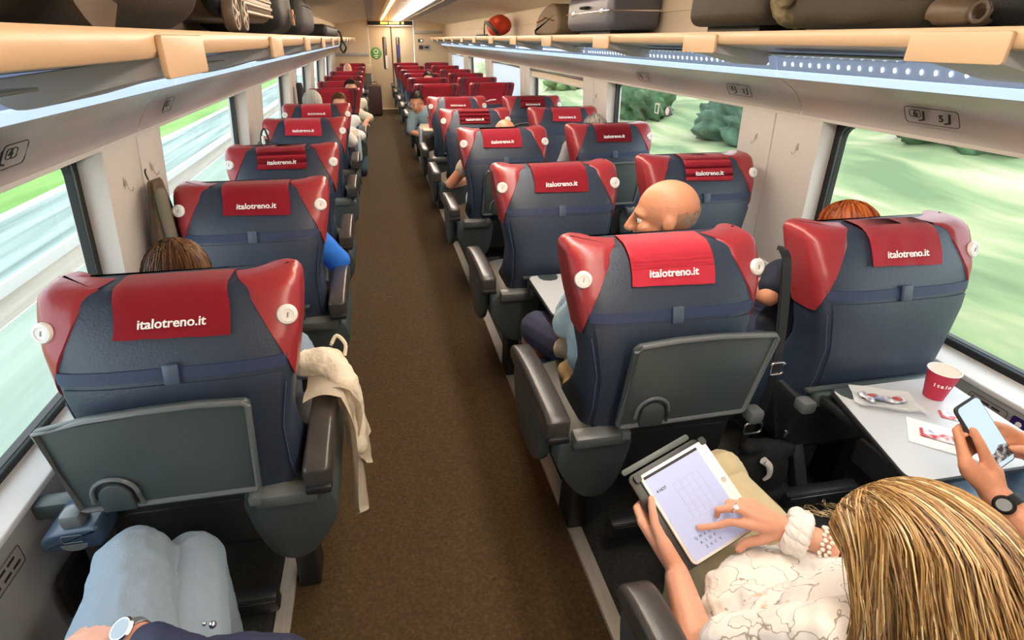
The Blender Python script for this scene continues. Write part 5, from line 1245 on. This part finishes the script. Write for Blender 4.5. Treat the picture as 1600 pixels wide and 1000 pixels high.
b = newbm(); prism(b, rrect(.190, .014, .006, 4), .007, TM(-.014, .128, -.020), .002); obj('cover_flap', b, mat('cover_grey_green', (.08, .10, .095), .4), t)
for q in (-1, 1):
    b = newbm(); prism(b, rrect(.016, .018, .005, 3), .0095, TM(.006 + q * .092, .104, -.0085)); obj('corner_holder', b, mat('cover_black', (.02, .02, .02), .4), t)

# ------------------------------------------------------------------ the traveller with the phone on the right
PC = V((1.301, .739, .849)); PN = V((.007, -.774, .633)).normalized(); PX = V((.941, .22, .259)); PX = (PX - PN * PX.dot(PN)).normalized(); PY = PN.cross(PX)
def PW(x, y, z=0): return PC + PX * x + PY * y + PN * z
def phone_extra(b, O):
    lw = PW(-.052, -.118, -.016)
    # left hand: palm behind the phone's lower left, thumb along the near edge
    for pts in ([(-.022, .030, -.022), (-.046, .030, -.018), (-.056, .006, -.014), (-.074, -.030, -.012)], [(-.010, .010, -.028), (-.044, .012, -.026), (-.060, -.010, -.020), (-.080, -.040, -.014)],
                [(-.006, -.012, -.030), (-.040, -.010, -.032), (-.062, -.030, -.026), (-.080, -.054, -.018)], [(-.006, -.034, -.030), (-.036, -.032, -.034), (-.058, -.046, -.030), (-.072, -.064, -.022)]):
        P = [PW(*q) for q in pts]; chain(b, P, [.0080, .0090, .0102, .0125], O); chain(b, [P[-1], lw.lerp(P[-1], .1)], [.0145, .022], O)
    P = [PW(-.030, .022, .004), PW(-.034, -.004, .006), PW(-.036, -.038, .002), PW(-.034, -.075, -.006)]; chain(b, P, [.0088, .0105, .0125, .0180], O); chain(b, [P[-1], lw], [.021, .026], O)
    chain(b, [lw, V((1.335, .45, .665))], [.0280, .046], O)
    rw = PW(.120, -.125, -.010)
    for pts in ([(.030, -.004, -.012), (.050, -.002, -.012), (.070, -.020, -.012), (.092, -.056, -.010)], [(.028, -.024, -.016), (.050, -.024, -.018), (.074, -.040, -.018), (.096, -.070, -.014)],
                [(.020, -.046, -.018), (.046, -.046, -.022), (.072, -.060, -.022), (.096, -.084, -.018)], [(.012, -.068, -.018), (.036, -.070, -.022), (.062, -.080, -.024), (.088, -.098, -.020)]):
        P = [PW(*q) for q in pts]; chain(b, P, [.0080, .0090, .0102, .0125], O); chain(b, [P[-1], rw.lerp(P[-1], .1)], [.0145, .022], O)
    P = [PW(.030, -.052, .010), PW(.046, -.062, .012), (PW(.068, -.078, .010)), PW(.092, -.095, .002)]; chain(b, P, [.0088, .0105, .0125, .0170], O); chain(b, [P[-1], rw], [.019, .026], O)
    chain(b, [rw, V((1.70, .42, .72))], [.0280, .046], O)
person('traveller in pale jeans at the right window seat holding a phone in both hands', hip=(1.55, .33, .56), chest=(1.54, .30, .80), neck=(1.53, .30, .99), head=(1.52, .34, 1.14), look=(-.1, .8, -.5), headup=(0, .5, .8),
    sh=((1.36, .31, .93), (1.71, .31, .93)), elbow=((1.335, .45, .665), (1.70, .42, .72)), wrist=((1.30, .62, .72), (1.50, .62, .76)), hdir=(None, None), knees=((1.42, .80, .55), (1.64, .82, .55)), feet=((1.42, .74, .004), (1.64, .76, .004)),
    skin=SKINR, shirt=mat('shirt_grey', (.30, .30, .32), .8), trousers=mat('jeans_pale_blue', (.25, .42, .62), .85, bump=.2, bscale=200), sleeve=.5, vox=.0048, extra=phone_extra, hair='dark')
t = thing('smartphone', 'dark framed smartphone with pale blue screen held above the right table', 'phone', tuple(PC)); M1 = basis(V((0, 0, 0)), PX, PY, PN)
b = newbm(); prism(b, rrect(.076, .157, .012, 6), .009, M1 @ Matrix.Translation((0, 0, -.0085)), .0025); obj('body', b, mat('phone_black', (.03, .035, .04), .3), t)
b = newbm(); prism(b, rrect(.069, .150, .010, 6), .0006, M1 @ Matrix.Translation((0, 0, .0004))); scr = obj('screen', b, emat('phone_glow', (.38, .52, .62), .50), t)
b = newbm(); prism(b, [(-.034, -.066), (.034, -.066), (.034, -.040), (.012, -.034), (-.01, -.044), (-.034, -.042)], .0003, M1 @ Matrix.Translation((0, 0, .0011))); obj('screen_picture', b, ramp_mat('phone_picture', [(.4, (.03, .035, .05)), (.55, (.25, .28, .33)), (.65, (.6, .62, .66))], 90), scr)
lw = PW(-.052, -.118, -.016); ld = (V((1.335, .45, .665)) - lw).normalized(); wc = lw + ld * .030
t = thing('wristwatch', 'black wristwatch on the arm of the traveller with the phone', 'watch', tuple(wc))
b = newbm(); x, y = frame_of(ld)
rows = []
for k in range(33):
    u = 2 * PI * k / 32; q = x * math.cos(u) + y * math.sin(u); rows.append([q * .0330 - ld * .011, q * .0355 - ld * .010, q * .0355 + ld * .010, q * .0330 + ld * .011])
grid(b, rows); bmesh.ops.remove_doubles(b, verts=b.verts, dist=1e-6); obj('strap', b, blackm, t)
b = newbm(); wn_ = unit((-.80, -.05, .55)); wn_ = (wn_ - ld * wn_.dot(ld)).normalized(); lathe(b, [(.019, 0), (.020, .006), (.016, .010)], 28, basis(wn_ * .034, ld, wn_.cross(ld), wn_)); case = obj('watch_case', b, mat('watch_black', (.015, .015, .017), .15), t)
b = newbm(); lathe(b, [(.013, .0098), (.013, .0104)], 24, basis(wn_ * .034, ld, wn_.cross(ld), wn_)); obj('watch_face', b, mat('watch_grey', (.25, .27, .28), .15), case)

# ------------------------------------------------------------------ the traveller in grey trousers at the lower left
GW = V((-.525, .722, .663)); GE = V((-.27, .52, .70))
def grey_extra(b, O):
    chain(b, [GW, GE], [.027, .040], O); hand_relaxed(b, GW - O, (-1, .12, -.12), (0, .25, .97), (-.2, 1, 0), .35)
gt = mat('trousers_blue_grey', (.24, .31, .38), .9, bump=.25, bscale=350)
trv, at, R, O = person('traveller in blue grey trousers and navy jacket in the front left seat', hip=(-.46, .36, .56), chest=(-.48, .30, .80), neck=(-.49, .28, .98), head=(-.50, .30, 1.13), look=(0, 1, -.2),
    sh=((-.66, .30, .92), (-.31, .30, .92)), elbow=((-.76, .42, .68), tuple(GE)), wrist=((-.70, .60, .62), (-.44, .66, .68)), hdir=((.5, .8, -.2), None), knees=((-.625, .955, .565), (-.53, 1.00, .50)), feet=((-.62, .90, .004), (-.50, .92, .004)),
    skin=SKIN, shirt=mat('jacket_navy', (.018, .022, .065), .75), trousers=gt, sleeve=1.55, vox=.006, extra=grey_extra, hair='brown')
b = newbm(); o_cap(b, V((-.625, .955, .575)) - O, V((-.50, .58, .56)) - O, .084, .118); o_cap(b, V((-.525, .99, .51)) - O, V((-.45, .60, .52)) - O, .068, .085); o_cap(b, V((-.625, .96, .56)) - O, V((-.63, .93, .30)) - O, .078, .06); o_cap(b, V((-.525, 1.00, .50)) - O, V((-.51, .95, .30)) - O, .064, .055)
fuse('trouser_legs', b, gt, trv, .006, 5, (.012, .05))
b = newbm(); o_cap(b, V((-.48, .64, .60)) - O, V((-.27, .62, .60)) - O, .085, .085); o_cap(b, GW.lerp(GE, .22) + V((0, 0, .0)) - O, GE - O, .046, .062); o_ell(b, V((-.40, .56, .62)) - O, (.16, .12, .09)); fuse('jacket_lap', b, mat('jacket_navy', (.018, .022, .065), .75), trv, .006, 4, (.016, .06))
b = newbm(); o_ell(b, V((-.375, .705, .672)) - O, (.007,) * 3, None, 10); o_ell(b, V((-.39, .708, .674)) - O, (.004,) * 3, None, 8); obj('snap_button', b, chrome, trv)
wd = (GE - GW).normalized(); wn_ = V((-.1, -.35, .93)); wn_ = (wn_ - wd * wn_.dot(wd)).normalized(); wc = GW + wd * .012
t = thing('wristwatch', 'silver round wristwatch at the navy cuff of the traveller in grey trousers', 'watch', tuple(wc)); x, y = frame_of(wd); b = newbm(); rows = []
for k in range(33):
    u = 2 * PI * k / 32; q = x * math.cos(u) + y * math.sin(u); rows.append([q * .0285 - wd * .009, q * .0300 - wd * .008, q * .0300 + wd * .008, q * .0285 + wd * .009])
grid(b, rows); bmesh.ops.remove_doubles(b, verts=b.verts, dist=1e-6); obj('strap', b, mat('strap_steel', (.5, .52, .55), .3, metal=.8), t)
b = newbm(); lathe(b, [(.021, 0), (.022, .006), (.019, .010)], 32, basis(wn_ * .028, wd, wn_.cross(wd), wn_)); case = obj('watch_case', b, chrome, t)
b = newbm(); lathe(b, [(.017, .0095), (.017, .0103)], 28, basis(wn_ * .028, wd, wn_.cross(wd), wn_)); obj('watch_face', b, mat('watch_face_blue', (.35, .45, .55), .15), case)
